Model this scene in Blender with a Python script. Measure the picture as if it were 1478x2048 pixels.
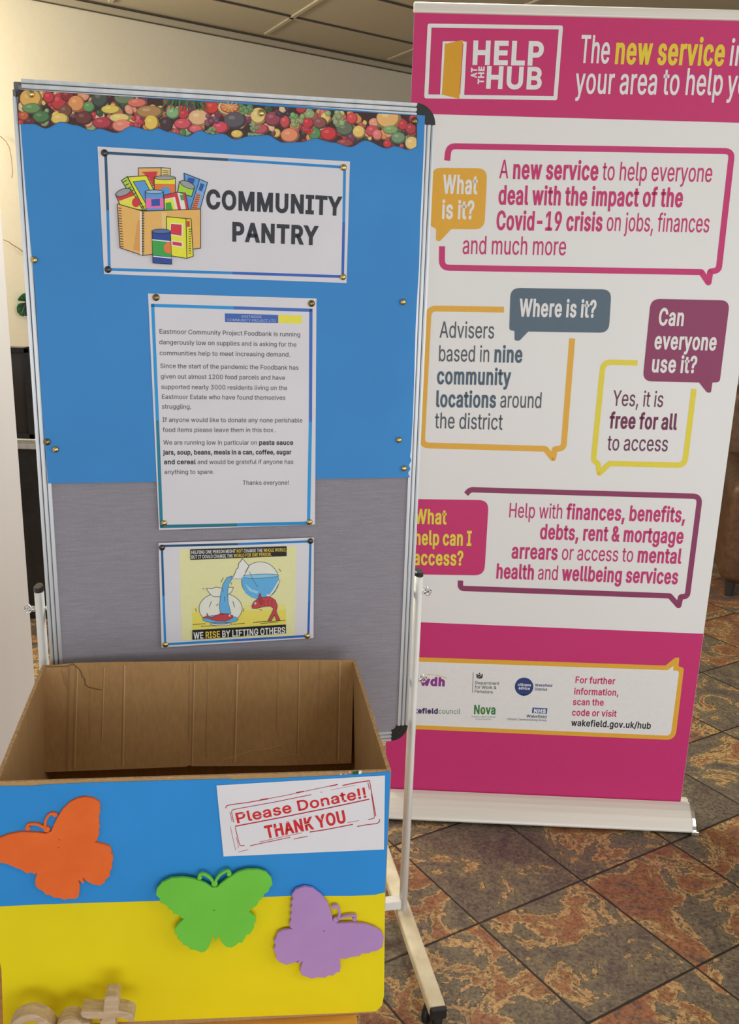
import bpy, bmesh, math, random
from mathutils import Vector, Matrix
from mathutils.geometry import tessellate_polygon, delaunay_2d_cdt

for o in list(bpy.data.objects):
    bpy.data.objects.remove(o)
sc = bpy.context.scene
COL = sc.collection
R_ = math.radians

# ------------------------------------------------------------------ camera
F_PX, CX, CY, CAM_H = 1900.0, 739.0, 1024.0, 1.53
_dn = Vector((530.0 - CX, 7700.0 - CY, F_PX)).normalized()      # where "down" vanishes
_up = -_dn
_fw = Vector((0, 0, 1))
_Y = (_fw - _up * _fw.dot(_up)).normalized()
_X = _Y.cross(_up)
ROT = Matrix((_X, _Y, _up))                                      # camera axes -> world axes
CAM = Vector((0, 0, CAM_H))
_cx, _cy, _cz = ROT @ Vector((1, 0, 0)), -(ROT @ Vector((0, 1, 0))), -(ROT @ Vector((0, 0, 1)))
cd = bpy.data.cameras.new('camera')
cd.sensor_fit = 'VERTICAL'; cd.sensor_height = 36.0
cd.lens = F_PX * 36.0 / 2048.0
cd.clip_start = 0.05
cam = bpy.data.objects.new('camera', cd); COL.objects.link(cam)
cam.matrix_world = Matrix(((_cx.x, _cy.x, _cz.x, CAM.x), (_cx.y, _cy.y, _cz.y, CAM.y),
                           (_cx.z, _cy.z, _cz.z, CAM.z), (0, 0, 0, 1)))
sc.camera = cam

# ------------------------------------------------------------------ light and exposure
sc.view_settings.view_transform = 'Standard'
sc.view_settings.look = 'None'
sc.view_settings.gamma = 1.0
sc.view_settings.use_curve_mapping = False
sc.view_settings.exposure = 0.0
w = bpy.data.worlds.new('room_light'); sc.world = w; w.use_nodes = True
bg = w.node_tree.nodes['Background']
bg.inputs['Color'].default_value = (1.0, 0.985, 0.965, 1); bg.inputs['Strength'].default_value = 0.55

def area(name, loc, target, sx, sy, watts, col):
    l = bpy.data.lights.new(name, 'AREA'); l.shape = 'RECTANGLE'; l.size = sx; l.size_y = sy
    l.energy = watts; l.color = col
    o = bpy.data.objects.new(name, l); COL.objects.link(o)
    o.location = loc
    o.rotation_euler = (Vector(target) - Vector(loc)).to_track_quat('-Z', 'Y').to_euler()
    return o
area('entrance_window_light', (1.0, -2.3, 0.88), (0.0, 1.8, 0.62), 2.8, 1.6, 48, (0.90, 0.95, 1.0))
area('side_fill_light', (3.3, 0.5, 1.35), (-0.7, 1.7, 1.15), 1.6, 1.8, 28, (0.92, 0.96, 1.0))  # fill added at the right to brighten the left wall, not a window
area('ceiling_area_light', (2.0, 0.1, 2.60), (2.0, 0.15, 0), 1.2, 0.6, 13, (1.0, 0.95, 0.87))
area('ceiling_area_light', (0.0, 2.65, 2.60), (0.0, 2.7, 0), 0.6, 0.6, 32, (1.0, 0.96, 0.88))  # unseen fill added behind the board to lift the left wall
pl = bpy.data.lights.new('wall_lamp_light', 'POINT'); pl.energy = 125; pl.color = (1.0, 0.90, 0.70); pl.shadow_soft_size = 0.15
po = bpy.data.objects.new('wall_lamp_light', pl); COL.objects.link(po); po.location = (-2.4, 4.0, 2.2)

# ------------------------------------------------------------------ materials
def lin1(c):
    c /= 255.0
    return c / 12.92 if c <= 0.04045 else ((c + 0.055) / 1.055) ** 2.4
def alb(rgb, L=0.78):
    return tuple(max(0.004, min(0.9, lin1(c) / L)) for c in rgb)
def mat(name, col=(0.5, 0.5, 0.5), rough=0.5, metal=0.0, spec=0.5):
    m = bpy.data.materials.new(name); m.use_nodes = True
    b = m.node_tree.nodes['Principled BSDF']
    b.inputs['Base Color'].default_value = (*col, 1); b.inputs['Roughness'].default_value = rough
    b.inputs['Metallic'].default_value = metal; b.inputs['Specular IOR Level'].default_value = spec
    return m
def N(m, typ, **kw):
    n = m.node_tree.nodes.new(typ)
    for k, v in kw.items():
        if k in n.inputs: n.inputs[k].default_value = v
        else: setattr(n, k, v)
    return n
def L(m, a, b): m.node_tree.links.new(a, b)
def bsdf(m): return m.node_tree.nodes['Principled BSDF']
def coords(m, scale=(1, 1, 1), rot=(0, 0, 0)):
    t = N(m, 'ShaderNodeTexCoord'); mp = N(m, 'ShaderNodeMapping')
    mp.inputs['Scale'].default_value = scale; mp.inputs['Rotation'].default_value = rot
    L(m, t.outputs['Object'], mp.inputs['Vector']); return mp.outputs['Vector']
def ramp(m, fac, stops, interp='LINEAR'):
    r = N(m, 'ShaderNodeValToRGB'); r.color_ramp.interpolation = interp
    e = r.color_ramp.elements
    while len(e) < len(stops): e.new(0.5)
    for i, (p, c) in enumerate(stops):
        e[i].position = p; e[i].color = (*c, 1) if len(c) == 3 else c
    L(m, fac, r.inputs['Fac']); return r.outputs['Color']
def noise(m, vec, scale, detail=4, rough=0.55, dist=0.0):
    n = N(m, 'ShaderNodeTexNoise'); n.inputs['Scale'].default_value = scale; n.inputs['Detail'].default_value = detail
    n.inputs['Roughness'].default_value = rough; n.inputs['Distortion'].default_value = dist
    L(m, vec, n.inputs['Vector']); return n
def bump(m, h, strength=0.2, dist=0.002):
    b = N(m, 'ShaderNodeBump'); b.inputs['Strength'].default_value = strength; b.inputs['Distance'].default_value = dist
    L(m, h, b.inputs['Height']); L(m, b.outputs['Normal'], bsdf(m).inputs['Normal'])
def varied(name, c1, c2, scale, rough=0.6, stretch=(1, 1, 1), bstr=0.0, bdist=0.002, detail=4, lo=0.35, hi=0.65, spec=0.5):
    m = mat(name, c1, rough, 0, spec)
    n = noise(m, coords(m, stretch), scale, detail)
    L(m, ramp(m, n.outputs['Fac'], [(lo, c1), (hi, c2)]), bsdf(m).inputs['Base Color'])
    if bstr: bump(m, n.outputs['Fac'], bstr, bdist)
    return m

M = {}
M['aluminium'] = varied('brushed_aluminium', (0.56, 0.58, 0.60), (0.66, 0.68, 0.70), 60, 0.40, (1, 1, 0.03))
bsdf(M['aluminium']).inputs['Metallic'].default_value = 0.55
M['aluminium_dark'] = mat('frame_groove', (0.10, 0.105, 0.11), 0.5, 0.3)
M['white_metal'] = varied('white_powder_coat', (0.82, 0.815, 0.78), (0.86, 0.86, 0.83), 9, 0.38)
M['foot_metal'] = varied('scuffed_cream_powder_coat', alb((196, 184, 156)), alb((224, 214, 188)), 14, 0.42)
M['black_plastic'] = varied('black_plastic', (0.012, 0.012, 0.013), (0.02, 0.02, 0.021), 30, 0.35)
M['grey_plastic'] = mat('grey_plastic', (0.16, 0.17, 0.18), 0.5)
M['chrome'] = mat('chrome', (0.75, 0.75, 0.76), 0.14, 1.0)
M['brass'] = varied('brass', (0.60, 0.44, 0.16), (0.72, 0.55, 0.24), 200, 0.27); bsdf(M['brass']).inputs['Metallic'].default_value = 1.0
M['dark_pin'] = mat('black_metal', (0.10, 0.095, 0.10), 0.28, 0.9)  # near-black metal given to some of the drawing pins
M['pin_tarnish'] = mat('tarnished_brass', (0.26, 0.20, 0.10), 0.3, 1.0)

def felt():
    m = mat('grey_felt', (0.2, 0.2, 0.2), 0.95, 0, 0.1)
    v = coords(m, (1, 1, 1))
    a = noise(m, coords(m, (25, 25, 420)), 1.0, 3)
    b = noise(m, v, 700, 2)
    c = noise(m, v, 4, 3)
    mx = N(m, 'ShaderNodeMix', data_type='FLOAT'); mx.inputs[0].default_value = 0.5
    L(m, a.outputs['Fac'], mx.inputs[2]); L(m, b.outputs['Fac'], mx.inputs[3])
    L(m, ramp(m, mx.outputs[0], [(0.25, alb((122, 119, 127))), (0.5, alb((134, 131, 139))), (0.75, alb((147, 144, 151)))]), bsdf(m).inputs['Base Color'])
    bump(m, mx.outputs[0], 0.35, 0.001)
    return m
M['felt'] = felt()
def paper(name, c, wr=0.25, L0=0.78, rough=0.62):
    c1 = alb(c, L0); c2 = tuple(x * 0.93 for x in c1)
    m = mat(name, c1, rough, 0, 0.35)
    v = coords(m)
    n = noise(m, v, 7, 3, 0.5, 0.6)
    L(m, ramp(m, noise(m, v, 5, 2).outputs['Fac'], [(0.3, c2), (0.7, c1)]), bsdf(m).inputs['Base Color'])
    bump(m, n.outputs['Fac'], wr, 0.012)
    return m
M['blue_paper'] = paper('blue_backing_paper', (55, 130, 195), 0.3)
M['white_paper'] = paper('white_paper', (207, 206, 212), 0.06)
M['white_paper_low'] = paper('white_paper_sign', (222, 222, 230), 0.10, 0.86)
M['box_blue'] = paper('blue_cover_paper', (42, 138, 212), 0.3, 0.84)
M['box_yellow'] = paper('yellow_cover_paper', (232, 208, 1), 0.3, 0.84)

def cardboard(name, base, dark):
    m = mat(name, base, 0.8, 0, 0.2)
    v = coords(m, (1, 1, 1))
    s = noise(m, coords(m, (160, 160, 0.6)), 1.0, 2)
    p = noise(m, v, 6, 4)
    mx = N(m, 'ShaderNodeMix', data_type='FLOAT'); mx.inputs[0].default_value = 0.55
    L(m, s.outputs['Fac'], mx.inputs[2]); L(m, p.outputs['Fac'], mx.inputs[3])
    L(m, ramp(m, mx.outputs[0], [(0.3, dark), (0.7, base)]), bsdf(m).inputs['Base Color'])
    bump(m, s.outputs['Fac'], 0.18, 0.001)
    return m
M['cardboard'] = cardboard('brown_cardboard', alb((176, 141, 96), 0.8), alb((156, 121, 79), 0.8))
M['cardboard_edge'] = varied('cut_cardboard_edge', alb((186, 152, 108)), alb((160, 127, 86)), 160, 0.9, (1, 1, 1))
M['cardboard_crease'] = mat('cardboard_crease', alb((128, 98, 62)), 0.85)
M['crease_light'] = mat('cardboard_ridge', alb((196, 160, 112)), 0.85)
M['void'] = mat('torn_ply_shadow_line', alb((78, 56, 34)), 0.9)

def wood(name, c1, c2, stretch, scale, rough=0.5):
    m = mat(name, c1, rough)
    v = coords(m, stretch)
    n = noise(m, v, scale, 5, 0.6, 0.8)
    L(m, ramp(m, n.outputs['Fac'], [(0.3, c2), (0.65, c1)]), bsdf(m).inputs['Base Color'])
    bump(m, n.outputs['Fac'], 0.1, 0.0008)
    return m
M['letter_wood'] = wood('pale_sanded_wood', alb((206, 182, 152), 0.9), alb((172, 144, 110), 0.9), (4, 40, 40), 2.2, 0.6)
M['table_wood'] = wood('golden_varnished_wood', alb((205, 150, 76)), alb((180, 122, 54)), (3, 40, 40), 1.6, 0.35)
M['foam_orange'] = varied('orange_craft_foam', alb((228, 108, 48), 0.86), alb((220, 100, 42), 0.86), 12, 0.75, spec=0.25)
M['foam_green'] = varied('green_craft_foam', alb((112, 196, 70), 0.86), alb((106, 190, 64), 0.86), 12, 0.75, spec=0.25)
M['foam_purple'] = varied('lilac_craft_foam', alb((176, 138, 192), 0.86), alb((170, 132, 186), 0.86), 12, 0.75, spec=0.25)
M['banner_vinyl'] = varied('white_banner_vinyl', alb((216, 217, 216)), alb((220, 221, 221)), 2, 0.42, spec=0.35)
M['base_alu'] = varied('satin_silver_cassette', (0.80, 0.77, 0.69), (0.85, 0.82, 0.74), 12, 0.42, (0.2, 8, 8))
bsdf(M['base_alu']).inputs['Metallic'].default_value = 0.12
M['leather'] = varied('brown_leather', alb((84, 60, 42), 0.62), alb((64, 44, 31), 0.62), 30, 0.38, (1, 1, 1), 0.25, 0.002)
M['screen'] = mat('dark_glass', (0.035, 0.03, 0.026), 0.12)
M['cream_wall'] = varied('cream_wall_paint', (0.74, 0.70, 0.575), (0.76, 0.72, 0.595), 40, 0.7, (1, 1, 1), 0.08, 0.001)
M['white_wall'] = varied('white_wall_paint', (0.87, 0.86, 0.83), (0.89, 0.88, 0.85), 3, 0.6, (6, 6, 0.25), 0.10, 0.01)
M['trim_paint'] = mat('beige_trim_paint', (0.50, 0.45, 0.34), 0.5)
M['trim_gap'] = mat('trim_gap', (0.10, 0.085, 0.06), 0.8)
M['green_wing'] = mat('dark_green_wing', (0.012, 0.11, 0.03), 0.5)
M['twig'] = mat('brown_wire_twig', (0.30, 0.19, 0.07), 0.6)
M['rubber'] = mat('black_rubber', (0.015, 0.015, 0.015), 0.6)
M['dark_steel'] = mat('dark_furniture_leg', (0.03, 0.028, 0.026), 0.4)

def ink_material():
    m = mat('printed_ink', (0.5, 0.5, 0.5), 0.5, 0, 0.35)
    a = N(m, 'ShaderNodeAttribute'); a.attribute_name = 'Col'
    n = noise(m, coords(m), 90, 3)
    mx = N(m, 'ShaderNodeMix', data_type='RGBA', blend_type='MULTIPLY'); mx.inputs[0].default_value = 1.0
    L(m, a.outputs['Color'], mx.inputs[6])
    L(m, ramp(m, n.outputs['Fac'], [(0.3, (0.96, 0.96, 0.96)), (0.7, (1, 1, 1))]), mx.inputs[7])
    L(m, mx.outputs[2], bsdf(m).inputs['Base Color'])
    return m
M['ink'] = ink_material()
M['glossy_print'] = ink_material(); M['glossy_print'].name = 'glossy_printed_strip'
bsdf(M['glossy_print']).inputs['Roughness'].default_value = 0.16
bsdf(M['glossy_print']).inputs['Specular IOR Level'].default_value = 0.6

# ------------------------------------------------------------------ frames (flat surfaces that stand in the room)
def ray(px, py): return ROT @ Vector(((px - CX) / F_PX, (py - CY) / F_PX, 1.0))
def on_level(px, py, z):
    r = ray(px, py); return CAM + r * ((z - CAM.z) / r.z)
class Frame:
    def __init__(s, o, yaw, tilt=0.0):
        s.o = Vector(o); s.u = Vector((math.cos(yaw), math.sin(yaw), 0)); s.yaw = yaw
        n = Vector((math.sin(yaw), -math.cos(yaw), 0))
        s.n = (n * math.cos(tilt) + Vector((0, 0, 1)) * math.sin(tilt)).normalized()
        s.v = s.n.cross(s.u)
    def w(s, x, y, z=0.0): return s.o + s.u * x + s.v * y + s.n * z
    def px(s, px, py, lift=0.0):
        r = ray(px, py); p = CAM + r * (((s.o + s.n * lift - CAM).dot(s.n)) / r.dot(s.n)) - s.o
        return (p.dot(s.u), p.dot(s.v))
    def shifted(s, x=0, y=0, z=0):
        f = Frame(s.o, s.yaw); f.n = s.n; f.v = s.v; f.o = s.w(x, y, z); return f

# ------------------------------------------------------------------ objects
WORLD = {}
def tag(o, label=None, cat=None, group=None, kind=None):
    if label: o['label'] = label
    if cat: o['category'] = cat
    if group: o['group'] = group
    if kind: o['kind'] = kind
    return o
def empty(name, loc, rz, label, cat, group=None):
    o = bpy.data.objects.new(name, None); COL.objects.link(o)
    o.location = loc; o.rotation_euler = (0, 0, rz); o.empty_display_size = 0.05
    WORLD[o.name] = Matrix.Translation(loc) @ Matrix.Rotation(rz, 4, 'Z')
    return tag(o, label, cat, group)
class MB:
    """collects shapes in world space; build() links them as ONE mesh object"""
    def __init__(s): s.v = []; s.f = []; s.c = []; s.mi = []; s.sm = []; s.m = 0; s.smooth = False; s.mats = []
    def add(s, verts, faces, col=None):
        b = len(s.v); s.v += [Vector(p) for p in verts]
        s.c += [(*(col or (0.5, 0.5, 0.5)), 1.0)] * len(verts)
        for f in faces:
            s.f.append([b + i for i in f]); s.mi.append(s.m); s.sm.append(s.smooth)
    def bm(s, b, tf=None):
        b.verts.index_update()
        s.add([(tf @ v.co) if tf else v.co for v in b.verts], [[v.index for v in f.verts] for f in b.faces]); b.free()
    def box(s, fr, c, d, bev=0.0, seg=2):
        b = bmesh.new(); bmesh.ops.create_cube(b, size=1.0)
        for v in b.verts: v.co = Vector((v.co.x * d[0], v.co.y * d[1], v.co.z * d[2]))
        if bev: bmesh.ops.bevel(b, geom=b.edges[:], offset=bev, segments=seg, affect='EDGES', profile=0.5)
        for v in b.verts: v.co = fr.w(c[0] + v.co.x, c[1] + v.co.y, c[2] + v.co.z)
        s.bm(b)
    def prism(s, fr, pts, z0, z1, bev=0.0):
        """outline in the frame's u,v extruded along its normal from z0 to z1"""
        a = sum(pts[i][0] * pts[(i + 1) % len(pts)][1] - pts[(i + 1) % len(pts)][0] * pts[i][1] for i in range(len(pts)))
        if a < 0: pts = pts[::-1]
        n = len(pts)
        if bev:
            ins = offset_poly(pts, -bev)
            rings = [(pts, z0), (pts, z1 - bev), (ins, z1)]
        else: rings = [(pts, z0), (pts, z1)]
        vs = [fr.w(x, y, z) for ring, z in rings for x, y in ring]
        fs = []
        for k in range(len(rings) - 1):
            for i in range(n):
                j = (i + 1) % n; fs.append([k * n + i, k * n + j, (k + 1) * n + j, (k + 1) * n + i])
        top = (len(rings) - 1) * n
        tri = tessellate_polygon([[Vector((x, y, 0)) for x, y in pts]])
        for t in tri:
            fs.append([top + i for i in t]); fs.append([i for i in reversed(t)])
        s.add(vs, fs)
    def extrude(s, fr, prof, x0, x1):
        """cross-section (forward, up) swept along u from x0 to x1"""
        n = len(prof)
        vs = [fr.w(x0, b, a) for a, b in prof] + [fr.w(x1, b, a) for a, b in prof]
        fs = [[i, (i + 1) % n, n + (i + 1) % n, n + i] for i in range(n)] + [list(range(n))[::-1], list(range(n, 2 * n))]
        s.add(vs, fs)
    def tube(s, path, r, seg=10, ry=None, side=None, cap=True):
        path = [Vector(p) for p in path]; rs = r if isinstance(r, (list, tuple)) else [r] * len(path)
        vs, fs = [], []
        for i, p in enumerate(path):
            d = (path[min(i + 1, len(path) - 1)] - path[max(i - 1, 0)]).normalized()
            a = Vector(side) if side else (Vector((0, 0, 1)) if abs(d.z) < 0.9 else Vector((1, 0, 0)))
            a = (a - d * a.dot(d)).normalized(); b = d.cross(a)
            for k in range(seg):
                t = 2 * math.pi * k / seg
                vs.append(p + a * math.cos(t) * rs[i] + b * math.sin(t) * (ry if ry else rs[i]))
        for i in range(len(path) - 1):
            for k in range(seg):
                fs.append([i * seg + k, i * seg + (k + 1) % seg, (i + 1) * seg + (k + 1) % seg, (i + 1) * seg + k])
        if cap: fs += [list(range(seg))[::-1], [(len(path) - 1) * seg + k for k in range(seg)]]
        s.add(vs, fs)
    def lathe(s, base, axis, prof, seg=20):
        """prof: (radius, height along axis)"""
        axis = Vector(axis).normalized(); a = axis.orthogonal().normalized(); b = axis.cross(a); base = Vector(base)
        vs = [base + axis * h + (a * math.cos(2 * math.pi * k / seg) + b * math.sin(2 * math.pi * k / seg)) * r for r, h in prof for k in range(seg)]
        fs = [[i * seg + k, i * seg + (k + 1) % seg, (i + 1) * seg + (k + 1) % seg, (i + 1) * seg + k] for i in range(len(prof) - 1) for k in range(seg)]
        fs += [list(range(seg))[::-1], [(len(prof) - 1) * seg + k for k in range(seg)]]
        s.add(vs, fs)
    def slab(s, q, t):
        """four corners thickened by vector t"""
        q = [Vector(p) for p in q]; t = Vector(t)
        s.add(q + [p + t for p in q], [[0, 1, 2, 3], [7, 6, 5, 4], [0, 4, 5, 1], [1, 5, 6, 2], [2, 6, 7, 3], [3, 7, 4, 0]])
    def merge(s, o, mi):
        b = len(s.v); s.v += o.v; s.c += o.c; s.f += [[b + i for i in f] for f in o.f]; s.mi += [mi] * len(o.f); s.sm += o.sm
    def build(s, name, m, parent=None, label=None, cat=None, group=None, kind=None, origin=None):
        me = bpy.data.meshes.new(name)
        if parent is not None:
            W = WORLD[parent.name]
        else:
            xs = [p.x for p in s.v]; ys = [p.y for p in s.v]; zs = [p.z for p in s.v]
            W = Matrix.Translation(origin if origin is not None else ((min(xs) + max(xs)) / 2, (min(ys) + max(ys)) / 2, min(zs)))
        Wi = W.inverted()
        me.from_pydata([Wi @ p for p in s.v], [], s.f)
        for mm in (m if isinstance(m, (list, tuple)) else [m]): me.materials.append(M[mm] if isinstance(mm, str) else mm)
        me.polygons.foreach_set('material_index', s.mi); me.polygons.foreach_set('use_smooth', s.sm)
        at = me.color_attributes.new('Col', 'FLOAT_COLOR', 'POINT')
        at.data.foreach_set('color', [x for c in s.c for x in c])
        me.validate(); me.update()
        if name not in PRINTS:
            b = bmesh.new(); b.from_mesh(me); bmesh.ops.recalc_face_normals(b, faces=b.faces[:]); b.to_mesh(me); b.free()
        o = bpy.data.objects.new(name, me); COL.objects.link(o)
        if parent is not None: o.parent = parent
        else: o.location = W.to_translation()
        WORLD[o.name] = W
        return tag(o, label, cat, group, kind)
PRINTS = set()

def offset_poly(pts, d):
    n = len(pts); out = []
    a = sum(pts[i][0] * pts[(i + 1) % n][1] - pts[(i + 1) % n][0] * pts[i][1] for i in range(n))
    sg = 1 if a > 0 else -1
    for i in range(n):
        p0, p1, p2 = pts[i - 1], pts[i], pts[(i + 1) % n]
        e1 = (p1[0] - p0[0], p1[1] - p0[1]); e2 = (p2[0] - p1[0], p2[1] - p1[1])
        l1 = math.hypot(*e1) or 1e-9; l2 = math.hypot(*e2) or 1e-9
        n1 = (e1[1] / l1, -e1[0] / l1); n2 = (e2[1] / l2, -e2[0] / l2)
        k = max(0.35, 1 + n1[0] * n2[0] + n1[1] * n2[1])
        out.append((p1[0] + sg * d * (n1[0] + n2[0]) / k, p1[1] + sg * d * (n1[1] + n2[1]) / k))
    return out
def fillet(pts, r, closed=True, seg=5):
    n = len(pts); out = []
    for i in range(n):
        if not closed and i in (0, n - 1): out.append(pts[i]); continue
        rr = r[i] if isinstance(r, (list, tuple)) else r
        p0, p1, p2 = Vector(pts[i - 1]).to_2d(), Vector(pts[i]).to_2d(), Vector(pts[(i + 1) % n]).to_2d()
        a, b = p0 - p1, p2 - p1
        q = min(rr, a.length * 0.48, b.length * 0.48)
        if q <= 0.01: out.append(tuple(p1)); continue
        A, B = p1 + a.normalized() * q, p1 + b.normalized() * q
        for k in range(seg + 1):
            t = k / seg; out.append(tuple(A * (1 - t) ** 2 + p1 * 2 * t * (1 - t) + B * t * t))
    return out
def ellipse(cx, cy, rx, ry, rot=0, n=20):
    c, s_ = math.cos(R_(rot)), math.sin(R_(rot))
    return [(cx + rx * math.cos(t) * c - ry * math.sin(t) * s_, cy + rx * math.cos(t) * s_ + ry * math.sin(t) * c) for t in [2 * math.pi * k / n for k in range(n)]]

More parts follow.
